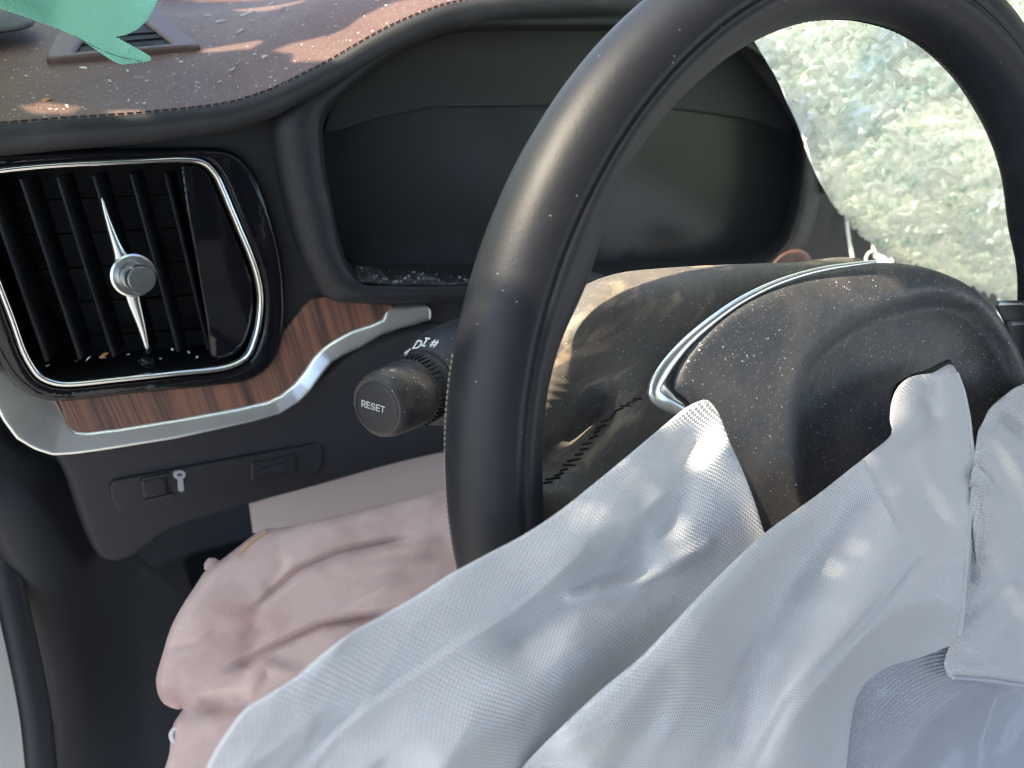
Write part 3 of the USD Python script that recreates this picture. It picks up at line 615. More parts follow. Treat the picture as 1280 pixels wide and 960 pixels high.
s0, s1 = at(471, 509, .330), at(596, 455, .40)
sd = unit(s1 - s0)
SK = 1.2
def sc(p): return [(a * SK, r * SK) for a, r in p]
stalk = thing('control_stalk', 'dusty dark control stalk with a round reset button on its end', 'stalk', loc=s0)
obj('end_knob', lathe(s0, sd, sc([(0, .0098), (0, .0106), (.0012, .0116), (.004, .0124), (.012, .0130), (.019, .0131), (.0200, .0122)]), 56), 'stalk_skin', stalk, smooth=35)
obj('dial_ring', lathe(s0, sd, sc([(.0196, .0120), (.0202, .0130), (.0300, .0138), (.0306, .0126)]), 56), 'stalk_skin', stalk, smooth=35)
a_, b_ = unit(np.cross(sd, [.1, .2, 1])), None; b_ = np.cross(sd, a_)
for k in range(44):                                                  # the dial's grip ribs
    an = 2 * math.pi * k / 44; rd = math.cos(an) * a_ + math.sin(an) * b_
    if rd @ (EYE - s0) < -.05: continue
    obj('grip_rib', boxm(s0 + sd * .0235 * SK + rd * .0134 * SK, sd, np.cross(sd, rd), rd, .0070, .0010, .0012), 'plastic', stalk, smooth=False)
btn = obj('reset_button', lathe(s0, sd, sc([(-.0006, .0001), (-.0008, .0080), (-.0002, .0094), (.002, .0095)]), 56), 'plastic', stalk, smooth=35)
body_m = lathe(s0, sd, sc([(.0304, .0128), (.0310, .0150), (.034, .0172), (.046, .0205), (.062, .0215), (.095, .0190)]), 56)
bd = obj('stalk_body', body_m, 'stalk_skin', stalk, smooth=35)
dm = lathe(s0, sd, sc([(.0196, .0120), (.0202, .0130), (.0300, .0138), (.0306, .0126)]), 56)
btn_m = lathe(s0, sd, sc([(-.0006, .0001), (-.0008, .0080), (-.0002, .0094), (.002, .0095)]), 56)
obj('reset_lettering', sticker('RESET', btn_m, 467, 508, .0030, .10), 'icon_white', btn, smooth=False)
for tx, u, v, hgt, an, ms in (('D', 523, 431, .0052, .5, body_m), ('I', 532, 428, .0052, .5, body_m), ('#', 543, 430, .0044, .35, body_m), ('O', 541, 457, .0046, 1.0, body_m), ('A', 510, 440, .0040, .8, body_m), ('o', 545, 478, .0048, 1.2, body_m), ('x', 548, 495, .0036, 1.3, body_m),
                               ('=', 527, 453, .0040, .9, body_m), ('=', 537, 466, .0034, 1.1, body_m), ('-', 546, 508, .0034, 1.4, body_m)):
    try: obj('symbol', sticker(tx, ms, u, v, hgt, an), 'glyph', bd, smooth=False)
    except Exception: pass

# ------------------------------------------------------------------ steering wheel
wheel = thing('steering_wheel', 'black leather steering wheel with dusty dark centre pad', 'steering wheel', loc=WC)
R_, r_ = .180, .0169
def circle(a): return WC + R_ * (np.cos(a)[..., None] * WHEEL.e1 + np.sin(a)[..., None] * WHEEL.e2)
def radial(a): return np.cos(a)[..., None] * WHEEL.e1 + np.sin(a)[..., None] * WHEEL.e2
pl_ = circle(np.array(math.pi)); ve = EYE - pl_
phi_v = math.atan2(ve @ WN, ve @ radial(np.array(math.pi)))
PHI_S = phi_v + math.radians(33)                                     # where the leather's front seam runs
NA, NP = 420, 96
A_, PH = np.meshgrid(np.linspace(0, 2 * math.pi, NA, endpoint=False), np.linspace(0, 2 * math.pi, NP, endpoint=False), indexing='ij')
def rim_r(a, ph):
    """Tube radius: a groove at the seam, grips at ten and two, slightly flattened inside."""
    d = np.abs((ph - PHI_S + math.pi) % (2 * math.pi) - math.pi)
    sgn = (ph - PHI_S + math.pi) % (2 * math.pi) - math.pi
    r = r_ - .0012 * np.exp(-(d / .055) ** 2) + .0007 * np.exp(-((sgn - .22) / .13) ** 2)
    inn = np.clip(-np.cos(ph), 0, 1) ** 2
    for ac in (math.radians(152), math.radians(24)):
        da = np.abs((a - ac + math.pi) % (2 * math.pi) - math.pi)
        r = r + .0055 * inn * np.exp(-(da / .14) ** 2)
    return r + .00035 * (meshkit.fbm(np.stack([np.cos(a) * 9, np.sin(a) * 9, ph * 1.2], -1), 3, 8) - .5)
RR = rim_r(A_, PH)
def rim_point(a, ph, lift=0.0):
    r = rim_r(a, ph) + lift
    return circle(a) + (r * np.cos(ph))[..., None] * radial(a) + (r * np.sin(ph))[..., None] * WN
V = rim_point(A_, PH).reshape(-1, 3); i, j = np.meshgrid(np.arange(NA), np.arange(NP), indexing='ij')
q = np.stack([i * NP + j, i * NP + (j + 1) % NP, ((i + 1) % NA) * NP + (j + 1) % NP, ((i + 1) % NA) * NP + j], -1).reshape(-1, 4)
rim_m = trimesh.Trimesh(V, np.vstack([q[:, [0, 2, 1]], q[:, [0, 3, 2]]]), process=False)
if rim_m.volume < 0: rim_m.invert()
rim = obj('rim', rim_m, 'leather', wheel, smooth=True)
an = np.linspace(0, 2 * math.pi, 300, endpoint=False)
obj('seam_piping', sweep(rim_point(an, np.full(300, PHI_S), -.0001), .0005, None, 6, WN, closed=True), 'dark_thread', rim)
def stitch_box(a, ph, ln, wd, tilt=0.0):
    a, ph = np.array(a), np.array(ph); p = rim_point(a, ph); t = unit(rim_point(a + .002, ph) - p); nrm = unit(p - circle(a)); s_ = np.cross(nrm, t)
    e = unit(t * math.cos(tilt) + s_ * math.sin(tilt))
    return boxm(p, e, np.cross(nrm, e), nrm, ln, wd, .0007)
for a in np.arange(math.radians(8), math.radians(125), .0225):       # dark slits of the stitching along the inside of the rim
    obj('stitch', stitch_box(a, math.radians(196), .0042, .0009, .7), 'dark_thread', rim, smooth=False)
for a in np.arange(math.radians(164), math.radians(205), .0105):     # pale dots of the outer seam
    obj('outer_stitch', stitch_box(a, phi_v - math.radians(86), .0013, .0005), 'thread', rim, smooth=False)

# hub: surround with the left spoke, the padded centre, and the bright trim between them
def hub_h(P):
    h = -.022 + .022 * np.exp(-(dist(P, [(640, 600), (700, 640), (760, 700)]) / 60) ** 2) + .010 * np.exp(-(dist(P, [(835, 480), (870, 420), (960, 360)]) / 70) ** 2)
    h = h + fold(P, [(745, 505), (700, 545), (672, 580)], 22, -.016)
    seam = [(676, 606), (700, 588), (730, 560), (752, 532), (775, 510), (800, 495), (818, 492)]
    h = h + step_(P, seam, 7, .0035) + fold(P, seam, 5, -.0022)
    h = h + step_(P, [(690, 430), (730, 399), (762, 380), (800, 366), (850, 355), (940, 347)], 4, -.0045, 60) * -1 - .0 + fold(P, [(735, 397), (775, 375), (830, 360)], 6, .0014)
    return h + wrinkle(P, .8, 60, 60, 4) * .002
HV = View(WHEEL, -.006, .3)
hub_px = smooth_closed([(640, 640), (640, 560), (648, 500), (664, 440), (690, 392), (725, 360), (770, 342), (830, 335), (900, 331), (960, 329), (1030, 327), (1085, 328), (1130, 331), (1170, 340), (1215, 362), (1250, 396), (1275, 440), (1320, 480), (1360, 700), (1000, 860), (740, 860), (660, 760)], 160)
hub_sh = draped(HV, hub_px, hub_h, .02, .022, .003)
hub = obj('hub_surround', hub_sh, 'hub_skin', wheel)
seam = smooth_closed([(684, 604), (705, 588), (730, 562), (752, 534), (775, 512), (797, 498)], 17, False)
for k, (u, v) in enumerate(seam):
    q = hit(hub_sh[0], u, v)
    if q is None: continue
    p, n = q; r = unit(TOW @ np.array([.97, -.26 + .2 * math.sin(k * 2.3), 0])); r = unit(r - (r @ n) * n)
    obj('spoke_stitch', boxm(p + n * .0004, r, np.cross(n, r), n, .0046 + .0014 * math.sin(k * 1.7), .0006, .0007), 'spoke_thread', hub, smooth=False)
go = [(1012, 640), (992, 580), (984, 530), (985, 491), (997, 452), (1025, 420), (1070, 388), (1119, 366), (1160, 357), (1197, 361), (1226, 377), (1252, 400), (1275, 440), (1290, 500), (1290, 640)]
gi = [(1030, 640), (1012, 590), (1003, 540), (1006, 500), (1020, 462), (1042, 438), (1085, 412), (1137, 397), (1175, 393), (1205, 402), (1226, 425), (1242, 455), (1256, 490), (1262, 540), (1262, 640)]
gop, gip = Polygon(smooth_closed(go, 120)), Polygon(smooth_closed(gi, 120))
def pad_h(P):
    s = shapely.points(P)
    di = shapely.distance(s, gip); do = np.where(shapely.contains_xy(gop, P[:, 0], P[:, 1]), shapely.distance(s, gop.boundary), 0)
    t = np.clip((do / np.maximum(do + di, 1e-6) - .2) / .55, 0, 1); t = t * t * (3 - 2 * t)
    h = .010 - .030 * t + .006 * np.exp(-((P[:, 0] - 1010) ** 2 + (P[:, 1] - 420) ** 2) / 150 ** 2)
    h = h - .020 * np.clip((392 - P[:, 1]) / 64, 0, 1.2) ** 2 * (P[:, 0] > 0)
    h = h + fold(P, [(1216, 420), (1211, 440)], 8, -.003)
    return h
pad_px = smooth_closed([(1085, 329), (1052, 333), (1010, 342), (965, 360), (925, 382), (890, 408), (862, 438), (845, 466), (842, 486), (856, 497), (872, 520), (885, 560), (905, 640), (950, 760), (1100, 820), (1330, 760), (1330, 560), (1285, 462), (1263, 418), (1240, 384), (1212, 358), (1180, 342), (1150, 333), (1118, 329)], 160)
pad_sh = draped(View(WHEEL, 0, .33), pad_px, pad_h, .02, .006, .0026)
pad = obj('centre_pad', pad_sh, 'pad_skin', wheel)
tear = [(1113, 498), (1120, 480), (1140, 468), (1160, 462), (1180, 452), (1187, 449), (1192, 456), (1200, 480), (1206, 520), (1150, 520), (1120, 520)]
obj('dark_tear_gap', draped(View(WHEEL, 0, .33), tear, lambda P: pad_h(P) + .0012, .003, .0008, .003), 'black', pad)  # black sheet painted in for the shadowed gap of the torn airbag door
tp_ = [(1092, 327), (1062, 331), (1030, 336), (995, 345), (960, 358), (922, 378), (888, 402), (858, 428), (835, 455), (822, 476), (817, 490), (824, 500), (840, 509), (862, 520)]
tr = smooth_closed(tp_, 60, False)
tv = View(WHEEL, 0, .33); trp = tv.w(tv.on(tr), pad_h(tr) * .4 + .0035)
obj('bright_trim', sweep(trp, [.0008, .0011, .0013, .0014, .0016, .0018, .0022, .0030, .0030, .0028], .0016, 10, WN), 'strip_chrome', wheel, smooth=True)
ins = [(838, 450), (848, 462), (842, 482), (848, 494), (862, 502), (868, 520), (850, 514), (826, 500), (820, 488), (828, 468)]
obj('trim_return', draped(tv, smooth_closed(ins, 40), lambda P: .0035 + 0 * P[:, 0], .004, .002, .002), 'satin_chrome', wheel)
sw = smooth_closed([(1244, 378), (1262, 377), (1300, 380), (1300, 470), (1282, 462), (1268, 432), (1254, 402)], 40)
sp_ = obj('right_spoke', draped(tv, sw, lambda P: -.006 + 0 * P[:, 0], .01, .003, .003), 'plastic', wheel)
for a, b in (((1246, 379), (1300, 381)), ((1262, 404), (1300, 404))):
    l_ = np.array([a, ((a[0] + b[0]) / 2, a[1] - .5), b]); obj('spoke_trim', sweep(tv.w(tv.on(l_), -.003), .0014, None, 8, WN), 'satin_chrome', sp_)

# ------------------------------------------------------------------ the deployed driver's airbag, draped over the hub and the lower rim
bag = thing('driver_airbag', 'deflated white woven airbag hanging out of the steering wheel centre', 'airbag', loc=WC + WN * .04)
def clothw(P, s): return ridges(P, 2.40, 520, 80, s, 60, 1.4) * .0075 + ridges(P, 2.25, 300, 34, s + 3, 40, 2.0) * .0012 + wrinkle(P, .5, 120, 80, s + 5, 2) * .0022
# left panel
capA = [(730, 690), (640, 762), (560, 815), (465, 881), (420, 918), (380, 962), (340, 1020)]
def bagA(P):
    h = .028 + .022 * np.clip((640 - P[:, 1]) / -240, -.6, 1.2)
    h = h + step_(P, capA, 2.5, -.0032, 60) + fold(P, capA, 7, .0016)
    h = h + fold(P, [(800, 560), (770, 640), (720, 700)], 50, .005) + fold(P, [(790, 700), (740, 725), (650, 800)], 34, -.010) + fold(P, [(885, 680), (800, 728), (715, 745)], 8, .0035)
    h = h + fold(P, [(905, 560), (890, 640), (850, 700)], 30, .005) + fold(P, [(868, 560), (838, 650)], 20, -.005) + fold(P, [(720, 820), (560, 950)], 55, .010) + fold(P, [(850, 800), (700, 950)], 36, -.010)
    h = h + step_(P, [(800, 600), (790, 650), (800, 700), (845, 690)], 4, .0025, 50)
    return h + clothw(P, 21)
A_px = [(885, 500), (872, 502), (855, 511), (820, 540), (760, 590), (700, 638), (655, 668), (610, 692), (560, 719), (525, 742), (480, 768), (440, 790), (400, 820), (370, 846), (335, 868), (308, 884), (293, 902), (283, 916), (268, 940), (252, 975), (240, 1030), (900, 1030), (1000, 760), (968, 690), (955, 664), (945, 632), (930, 592), (912, 552), (898, 516)]
obj('left_panel', draped(View(WHEEL, .0, .27), smooth_closed(A_px, 220), bagA, .0010, .0018, .0012, uvrot=.35), 'airbag_near', bag)
# main panel
def bagB(P):
    h = .012 + .050 * np.clip((P[:, 1] - 455) / 230, 0, 1.3) ** .8
    h = h + fold(P, [(1060, 620), (1000, 720), (950, 810), (930, 980)], 46, -.020) + fold(P, [(1120, 560), (1040, 620), (940, 700), (840, 800), (720, 920)], 30, .010)
    h = h + fold(P, [(1170, 560), (1130, 660), (1060, 780), (980, 880), (930, 980)], 30, .013) + fold(P, [(1146, 700), (1070, 790), (985, 880), (935, 975)], 7, -.0042)
    h = h + fold(P, [(1152, 472), (1152, 500), (1163, 520), (1130, 555)], 9, -.006) + fold(P, [(1190, 470), (1196, 560), (1190, 700)], 16, .005) + fold(P, [(1165, 480), (1172, 560), (1150, 640)], 12, -.004)
    h = h + step_(P, [(1230, 740), (1180, 770), (1110, 800), (1060, 850), (1030, 930), (1020, 1010)], 15, -.014)[:] * -1 - .014
    h = h + .016 * np.exp(-(dist(P, [(1180, 700), (1120, 780), (1020, 860), (960, 980)]) / 55) ** 2)
    h = h + fold(P, [(880, 800), (800, 900), (740, 980)], 30, .007) + fold(P, [(840, 850), (770, 960)], 18, -.005)
    h = h + step_(P, [(1186, 470), (1198, 540), (1203, 600), (1198, 680), (1192, 760), (1190, 800)], 1.5, .0012, 30)
    return h + clothw(P, 41)
B_px = [(1187, 455), (1178, 459), (1166, 466), (1152, 468), (1136, 472), (1123, 483), (1115, 500), (1112, 524), (1114, 543), (1088, 566), (1060, 588), (1030, 612), (1000, 634), (975, 652), (955, 667), (925, 694), (890, 728), (850, 770), (800, 822), (760, 855), (732, 880), (690, 920), (650, 963), (610, 1030), (1052, 1030), (1058, 960), (1064, 905), (1072, 870), (1088, 848), (1115, 832), (1150, 822), (1185, 808), (1203, 793), (1206, 750), (1209, 700), (1214, 650), (1218, 600), (1219, 575), (1213, 545), (1209, 505), (1201, 476), (1193, 459)]
obj('main_panel', draped(View(WHEEL, .0, .30), smooth_closed(B_px, 260), bagB, .0010, .0022, .0013, uvrot=.5), 'airbag_cloth', bag)
hem = smooth_closed([(1195, 466), (1203, 488), (1209, 516), (1213, 548), (1216, 576), (1214, 606), (1211, 650), (1206, 700), (1203, 750), (1199, 792)], 60, False)
bv = View(WHEEL, .0, .30)
obj('hem', sweep(bv.w(bv.on(hem), bagB(hem) - .0012), np.linspace(.0010, .0022, 8), .0013, 10, WN), 'airbag_cloth', bag, smooth=True)
# right, upper
def bagC(P):
    h = .014 + .030 * np.clip((P[:, 1] - 480) / 140, 0, 1.3)
    h = h + fold(P, [(1232, 532), (1250, 525), (1285, 545)], 8, -.005) + fold(P, [(1255, 505), (1270, 520), (1290, 528)], 9, .004) + fold(P, [(1262, 525), (1285, 575)], 10, -.004) + fold(P, [(1240, 560), (1260, 600)], 20, .006)
    return h + ridges(P, 1.1, 160, 34, 61, 20) * .005
C_px = [(1222, 541), (1229, 527), (1236, 512), (1246, 502), (1256, 494), (1270, 484), (1300, 474), (1360, 480), (1360, 740), (1240, 740), (1214, 640), (1218, 575)]
obj('right_panel', draped(View(WHEEL, .0, .36), smooth_closed(C_px, 120), bagC, .0010, .002, .0016, uvrot=-.2), 'airbag_far', bag)
# right, middle, with the small rolled fold at its top
def bagD(P):
    h = .042 + .020 * np.clip((P[:, 1] - 590) / 200, 0, 1.4)
    h = h + fold(P, [(1222, 590), (1240, 610), (1262, 613)], 6, .004) + fold(P, [(1216, 612), (1222, 660), (1216, 720)], 7, -.008) + fold(P, [(1250, 640), (1245, 720), (1225, 800)], 20, .007)
    h = h + fold(P, [(1208, 800), (1250, 770), (1300, 780)], 16, .005) + fold(P, [(1206, 770), (1240, 742), (1262, 730)], 9, -.005)
    h = h + fold(P, [(1192, 846), (1235, 850), (1290, 857)], 5, -.004) + fold(P, [(1195, 834), (1290, 842)], 8, .003)
    return h + ridges(P, 1.9, 150, 30, 71, 20) * .005
D_px = [(1217, 583), (1224, 586), (1232, 592), (1246, 606), (1260, 612), (1268, 622), (1274, 645), (1278, 680), (1330, 700), (1350, 862), (1290, 858), (1240, 852), (1190, 848), (1180, 830), (1195, 780), (1204, 700), (1210, 620)]
obj('side_panel', draped(View(WHEEL, .0, .36), smooth_closed(D_px, 120), bagD, .0010, .0018, .0016, uvrot=.15), 'airbag_far', bag)
def bagE(P):
    sd, _ = side(P, [(1400, 610), (1250, 760), (1180, 838), (1065, 950), (900, 1110)])
    h = .052 - .085 * np.clip(-sd / 170, 0, 1.5) ** 1.2
    h = h + fold(P, [(1200, 868), (1160, 900), (1120, 960)], 22, .007) + fold(P, [(1245, 870), (1225, 930), (1230, 1000)], 16, -.006) + fold(P, [(1110, 880), (1080, 960)], 20, -.006)
    return h + wrinkle(P, 2.2, 160, 70, 83, 2) * .010
E_px = [(1192, 846), (1240, 851), (1350, 862), (1350, 1040), (1020, 1040), (1030, 900), (1060, 830), (1130, 770), (1200, 760), (1200, 830)]
obj('lower_panel', draped(View(WHEEL, .0, .36), smooth_closed(E_px, 120), bagE, .0012, .002, .0018, uvrot=-.3), 'airbag_shaded', bag)
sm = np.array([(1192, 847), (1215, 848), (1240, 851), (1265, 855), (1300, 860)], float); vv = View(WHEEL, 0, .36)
obj('seam', sweep(vv.w(vv.on(sm), bagD(sm) + .0015), .0012, .0008, 8, WN), 'airbag_shaded', bag)

# ------------------------------------------------------------------ shattered windscreen sagging in behind the wheel
GL = Plane(at(1120, 180, .53), unit(-FWD * .88 - UPV * .42 - RGT * .18))
edge = smooth_closed([(938, 30), (941, 48), (958, 76), (975, 105), (990, 140), (1003, 176), (1012, 200), (1024, 226), (1040, 252), (1060, 276), (1088, 300), (1125, 320), (1165, 338), (1195, 350), (1240, 364), (1300, 378), (1400, 380)], 60, False)
glass_poly = Polygon(GL.on(np.vstack([edge, [(1500, 200), (1700, -300), (1300, -500), (1000, -420), (930, -200), (925, -60)]]))).buffer(0)
gl = thing('windscreen', 'shattered pale green windscreen sagging in beyond the steering wheel rim', 'windscreen', loc=GL.o)
def crazed(poly, cell, seed, hfun):
    """Breaks a sheet into little prisms, one per Voronoi cell, each tipped its own way."""
    from scipy.spatial import Voronoi
    r = np.random.default_rng(seed); x0, y0, x1, y1 = poly.bounds
    nx, ny = int((x1 - x0) / cell) + 1, int((y1 - y0) / cell) + 1
    gx, gy = np.meshgrid(np.arange(nx), np.arange(ny)); S = np.stack([gx.ravel(), gy.ravel()], -1) * cell + [x0, y0] + r.uniform(-.48, .48, (nx * ny, 2)) * cell
    S = S[shapely.contains_xy(poly.buffer(cell), S[:, 0], S[:, 1])]
    vor = Voronoi(S); Vs, Fs, n0 = [], [], 0
    for k, reg in enumerate(vor.point_region):
        ids = vor.regions[reg]
        if -1 in ids or len(ids) < 3: continue
        c = S[k]; pts = c + (vor.vertices[ids] - c) * 1.08
        if np.abs(pts - c).max() > cell * 2: continue
        if poly.boundary.distance(Point(c)) < cell * 1.6:
            cl_ = Polygon(pts[np.argsort(np.arctan2(*(pts - c).T[::-1]))]).intersection(poly)
            if cl_.is_empty or cl_.geom_type != 'Polygon' or cl_.area < (cell * .15) ** 2: continue
            pts = np.asarray(cl_.exterior.coords)[:-1]; c = pts.mean(0)
        elif not poly.contains(Point(c)): continue
        a = np.argsort(np.arctan2(*(pts - c).T[::-1])); pts = pts[a]; m_ = len(pts)
        tilt = r.normal(0, .52, 2); h = hfun(c[None])[0] + (pts - c) @ tilt + r.normal(0, cell * .10)
        top, bot = GL.w(pts, h), GL.w(pts, h - .0038)
        apex = GL.w(c[None], hfun(c[None])[0] + abs(r.normal(0, cell * .10)))
        Vs += [top, bot, apex]; i = np.arange(m_); j = (i + 1) % m_
        Fs += [n0 + np.stack([np.full(m_, 2 * m_), i, j], 1), n0 + np.stack([j, i, i + m_], 1), n0 + np.stack([j, i + m_, j + m_], 1)]
        n0 += 2 * m_ + 1
    return trimesh.Trimesh(np.vstack(Vs), np.vstack(Fs), process=False)
def sag(ab): return .010 * ridges(ab, .35, .030, .013, 17, .01, 1.3) + .030 * (meshkit.fbm(np.stack([ab[:, 0] * 22, ab[:, 1] * 22, 0 * ab[:, 0] + 3], -1), 4, 2) - .5)
obj('glass_fragments', crazed(glass_poly, .0046, 5, sag), 'crazed_glass', gl, smooth=False, kind='stuff')

obj('interlayer', relief(GL, glass_poly, lambda ab: sag(ab) - .011, .0008, 0, .009), 'film', gl)
# unseen rest of the screen, added and holed to throw sun spots
WS = Plane(np.array([.42, .47, EYE[2] + .19]), unit(-FWD * .50 - UPV * .80))
SUNSPOTS = [(470, 40, pad_top, .05, .035, .5), (520, 12, pad_top, .05, .03, .2), (400, 60, pad_top, .03, .02, 1.2), (60, 138, pad_top, .016, .010, .3), (150, 143, pad_top, .012, .006, .2), (330, 12, pad_top, .03, .015, 1.), (290, 60, pad_top, .02, .008, .4),
            (700, 120, rim_m, .07, .05, 1.2), (760, 50, rim_m, .08, .06, .9), (655, 200, rim_m, .06, .045, 1.3), (625, 285, rim_m, .035, .022, 1.3), (604, 345, rim_m, .016, .005, 1.2), (596, 375, rim_m, .010, .003, 1.2),
            (900, 415, pad_sh[0], .020, .004, .6), (930, 392, pad_sh[0], .016, .003, .6), (880, 455, pad_sh[0], .014, .004, .7), (1000, 370, pad_sh[0], .02, .01, .4), (1080, 345, pad_sh[0], .03, .008, .2),
            (770, 470, hub_sh[0], .016, .005, .5), (735, 520, hub_sh[0], .014, .006, .6), (760, 560, hub_sh[0], .010, .006, .6), (720, 595, hub_sh[0], .012, .007, .5), (800, 520, hub_sh[0], .008, .006, .3), (820, 400, hub_sh[0], .02, .004, .6), (860, 370, hub_sh[0], .02, .004, .5),
            (500, 470, .33, .010, .007, .4), (1000, 665, .33, .007, .003, .3), (1110, 655, .36, .006, .0035, .4), (915, 775, .31, .010, .003, .1), (895, 740, .31, .008, .0028, .2), (1050, 740, .33, .005, .003, .5), (1080, 705, .33, .004, .003, .5), (955, 690, .32, .007, .003, .3), (1175, 640, .37, .005, .004, .3), (1255, 520, .38, .008, .004, .3), (1250, 665, .38, .006, .004, .3), (1245, 790, .38, .008, .004, .3), (860, 520, .30, .006, .003, .2), (850, 800, .30, .012, .003, .2)]
def sun_mask_outline():
    r = np.random.default_rng(12); holes = []
    for _ in range(0):
        c = r.uniform([-.85, -.42], [.62, .40]); L = r.uniform(.006, .022) * (2.2 if c[1] < -.12 and r.random() < .35 else 1); w = L * r.uniform(.25, .7); an = r.uniform(0, math.pi)
        k = r.integers(5, 10); th = np.sort(r.uniform(0, 2 * math.pi, k)); rd = r.uniform(.45, 1.25, k)
        q = np.stack([np.cos(th) * rd * L, np.sin(th) * rd * w], -1); q = q @ np.array([[math.cos(an), math.sin(an)], [-math.sin(an), math.cos(an)]]) + c
        holes.append(Polygon(q).buffer(0))
    for u, v, surf, L, w, an in SUNSPOTS:                            # holes aimed along the sun at each chosen spot
        if isinstance(surf, float): p = at(u, v, surf)
        else:
            q = hit(surf, u, v)
            if q is None: continue
            p = q[0]
        t = ((WS.o - p) @ WS.n) / (SUN @ WS.n); c = p + SUN * t - WS.o; c = np.array([c @ WS.e1, c @ WS.e2])
        k = 11; th = np.linspace(0, 2 * math.pi, k, endpoint=False) + r.uniform(-.2, .2, k); rd = r.uniform(.6, 1.15, k)
        q = np.stack([np.cos(th) * rd * L, np.sin(th) * rd * w], -1); q = q @ np.array([[math.cos(an), math.sin(an)], [-math.sin(an), math.cos(an)]]) + c
        holes.append(Polygon(q).buffer(0))
    return Polygon([(-.80, -.40), (-.40, -.42), (-.34, .13), (-.24, .23), (-.10, .38), (-.78, .38)]).difference(shapely.union_all(holes))
import shapely.affinity
GLK = GL
ts = sun_mask_outline()
WSR = np.random.default_rng(3)
shg = [g_ for g_ in getattr(ts, 'geoms', [ts]) if g_.area > 2e-4]
obj('sun_mask_sheet', cat([relief(WS, g_, lambda ab: .012 * (meshkit.fbm(np.stack([ab[:, 0] * 14, ab[:, 1] * 14, 0 * ab[:, 0]], -1), 3, 6) - .5), .004, 0, .012)[0] for g_ in shg]), 'hazy_glass', gl, smooth=False)

SD = Plane(np.array([-.36, .6, EYE[2]]), RGT, FWD)
obj('added_sun_blocker', relief(SD, [(-.30, -.9), (.40, -.9), (.40, -.10), (.10, .16), (-.10, .31), (-.32, .31)], 0, .06, .02, .06), 'soft_trim', body)  # unseen side panel added and shaped to keep sun off the knee airbag
for pl_c, q in ((Plane(np.array([1.15, 0, EYE[2]]), -RGT, FWD), [(-.9, -.9), (1.3, -.9), (1.3, -.12), (-.9, -.12)]), (Plane(np.array([.35, -1.25, EYE[2]]), FWD, RGT), [(-.8, -.9), (.8, -.9), (.8, .06), (-.8, .06)]), (Plane(np.array([-.42, 0, EYE[2]]), RGT, FWD), [(-1.25, -.9), (-.55, -.9), (-.55, -.08), (-1.25, -.08)])):
    obj('door_card', relief(pl_c, q, 0, .05, .01, .1), 'soft_trim', body)
# the cabin around the lens: roof with its lining, and the driver's seat behind
RF = Plane(np.array([.35, -.55, EYE[2] + .40]), -UPV)
obj('roof', relief(RF, [(-.75, -.68), (.85, -.68), (.85, .66), (-.75, .66)], lambda ab: -.06 * np.cos(ab[:, 0] * 1.8), .05, .02, .06), 'headliner', body)
SB = Plane(np.array([.30, -.62, EYE[2] - .12]), unit(FWD * .95 + UPV * .2))
obj('seat_backrest', relief(SB, smooth_closed([(-.24, -.40), (.24, -.40), (.27, 0), (.22, .30), (.10, .38), (-.10, .38), (-.22, .30), (-.27, 0)], 60), lambda ab: -.03 * np.cos(ab[:, 0] * 9), .12, .05, .03), 'leather', body)
obj('seat_cushion', relief(Plane(np.array([.30, -.32, EYE[2] - .50]), UPV), smooth_closed([(-.25, -.28), (.25, -.28), (.26, .2), (.2, .27), (-.2, .27), (-.26, .2)], 50), 0, .12, .05, .03), 'leather', body)

# loose strip and broken hooked clip hanging below the glass
hs = thing('glass_strip', 'thin pale strip hanging from the shattered glass edge behind the hub', 'strip', loc=at(1062, 290, .70))
obj('strip', sweep(smooth_closed([at(*q, .70) for q in ((1056, 240), (1058, 268), (1061, 298), (1066, 326), (1068, 350))], 20, False), [.0016, .0022, .0020, .0024, .002], .0012, 8, -FWD), 'white_plastic', hs)
ck = thing('broken_clip', 'broken white plastic clip with a small ring behind the steering wheel hub', 'clip', loc=at(1095, 310, .70))
obj('stem', sweep(smooth_closed([at(*q, .70) for q in ((1096, 270), (1094, 290), (1093, 310), (1096, 322))], 16, False), [.0030, .0026, .0028, .0034], .0026, 10, -FWD), 'white_plastic', ck)
obj('ring', sweep(smooth_closed([at(*q, .697) for q in ((1082, 325), (1086, 316), (1096, 314), (1102, 322), (1096, 330), (1086, 331))], 30), .0012, None, 8, -FWD, closed=True), 'white_plastic', ck)
ball = trimesh.creation.icosphere(3, .0076); ball.apply_translation(at(1106, 327, .69)); obj('ball_end', ball, 'white_plastic', ck, smooth=True)
wt = thing('wood_end_trim', 'small brown wood trim corner right of the instrument screen', 'trim', loc=at(985, 320, .60))
obj('wood_panel', draped(View(Plane(at(985, 320, .60), -FWD), 0, .6), smooth_closed([(960, 345), (972, 322), (988, 313), (1003, 313), (1014, 324), (1012, 346)], 30), lambda P: 0 * P[:, 0], .01, .004, .003), 'dark_wood', wt)

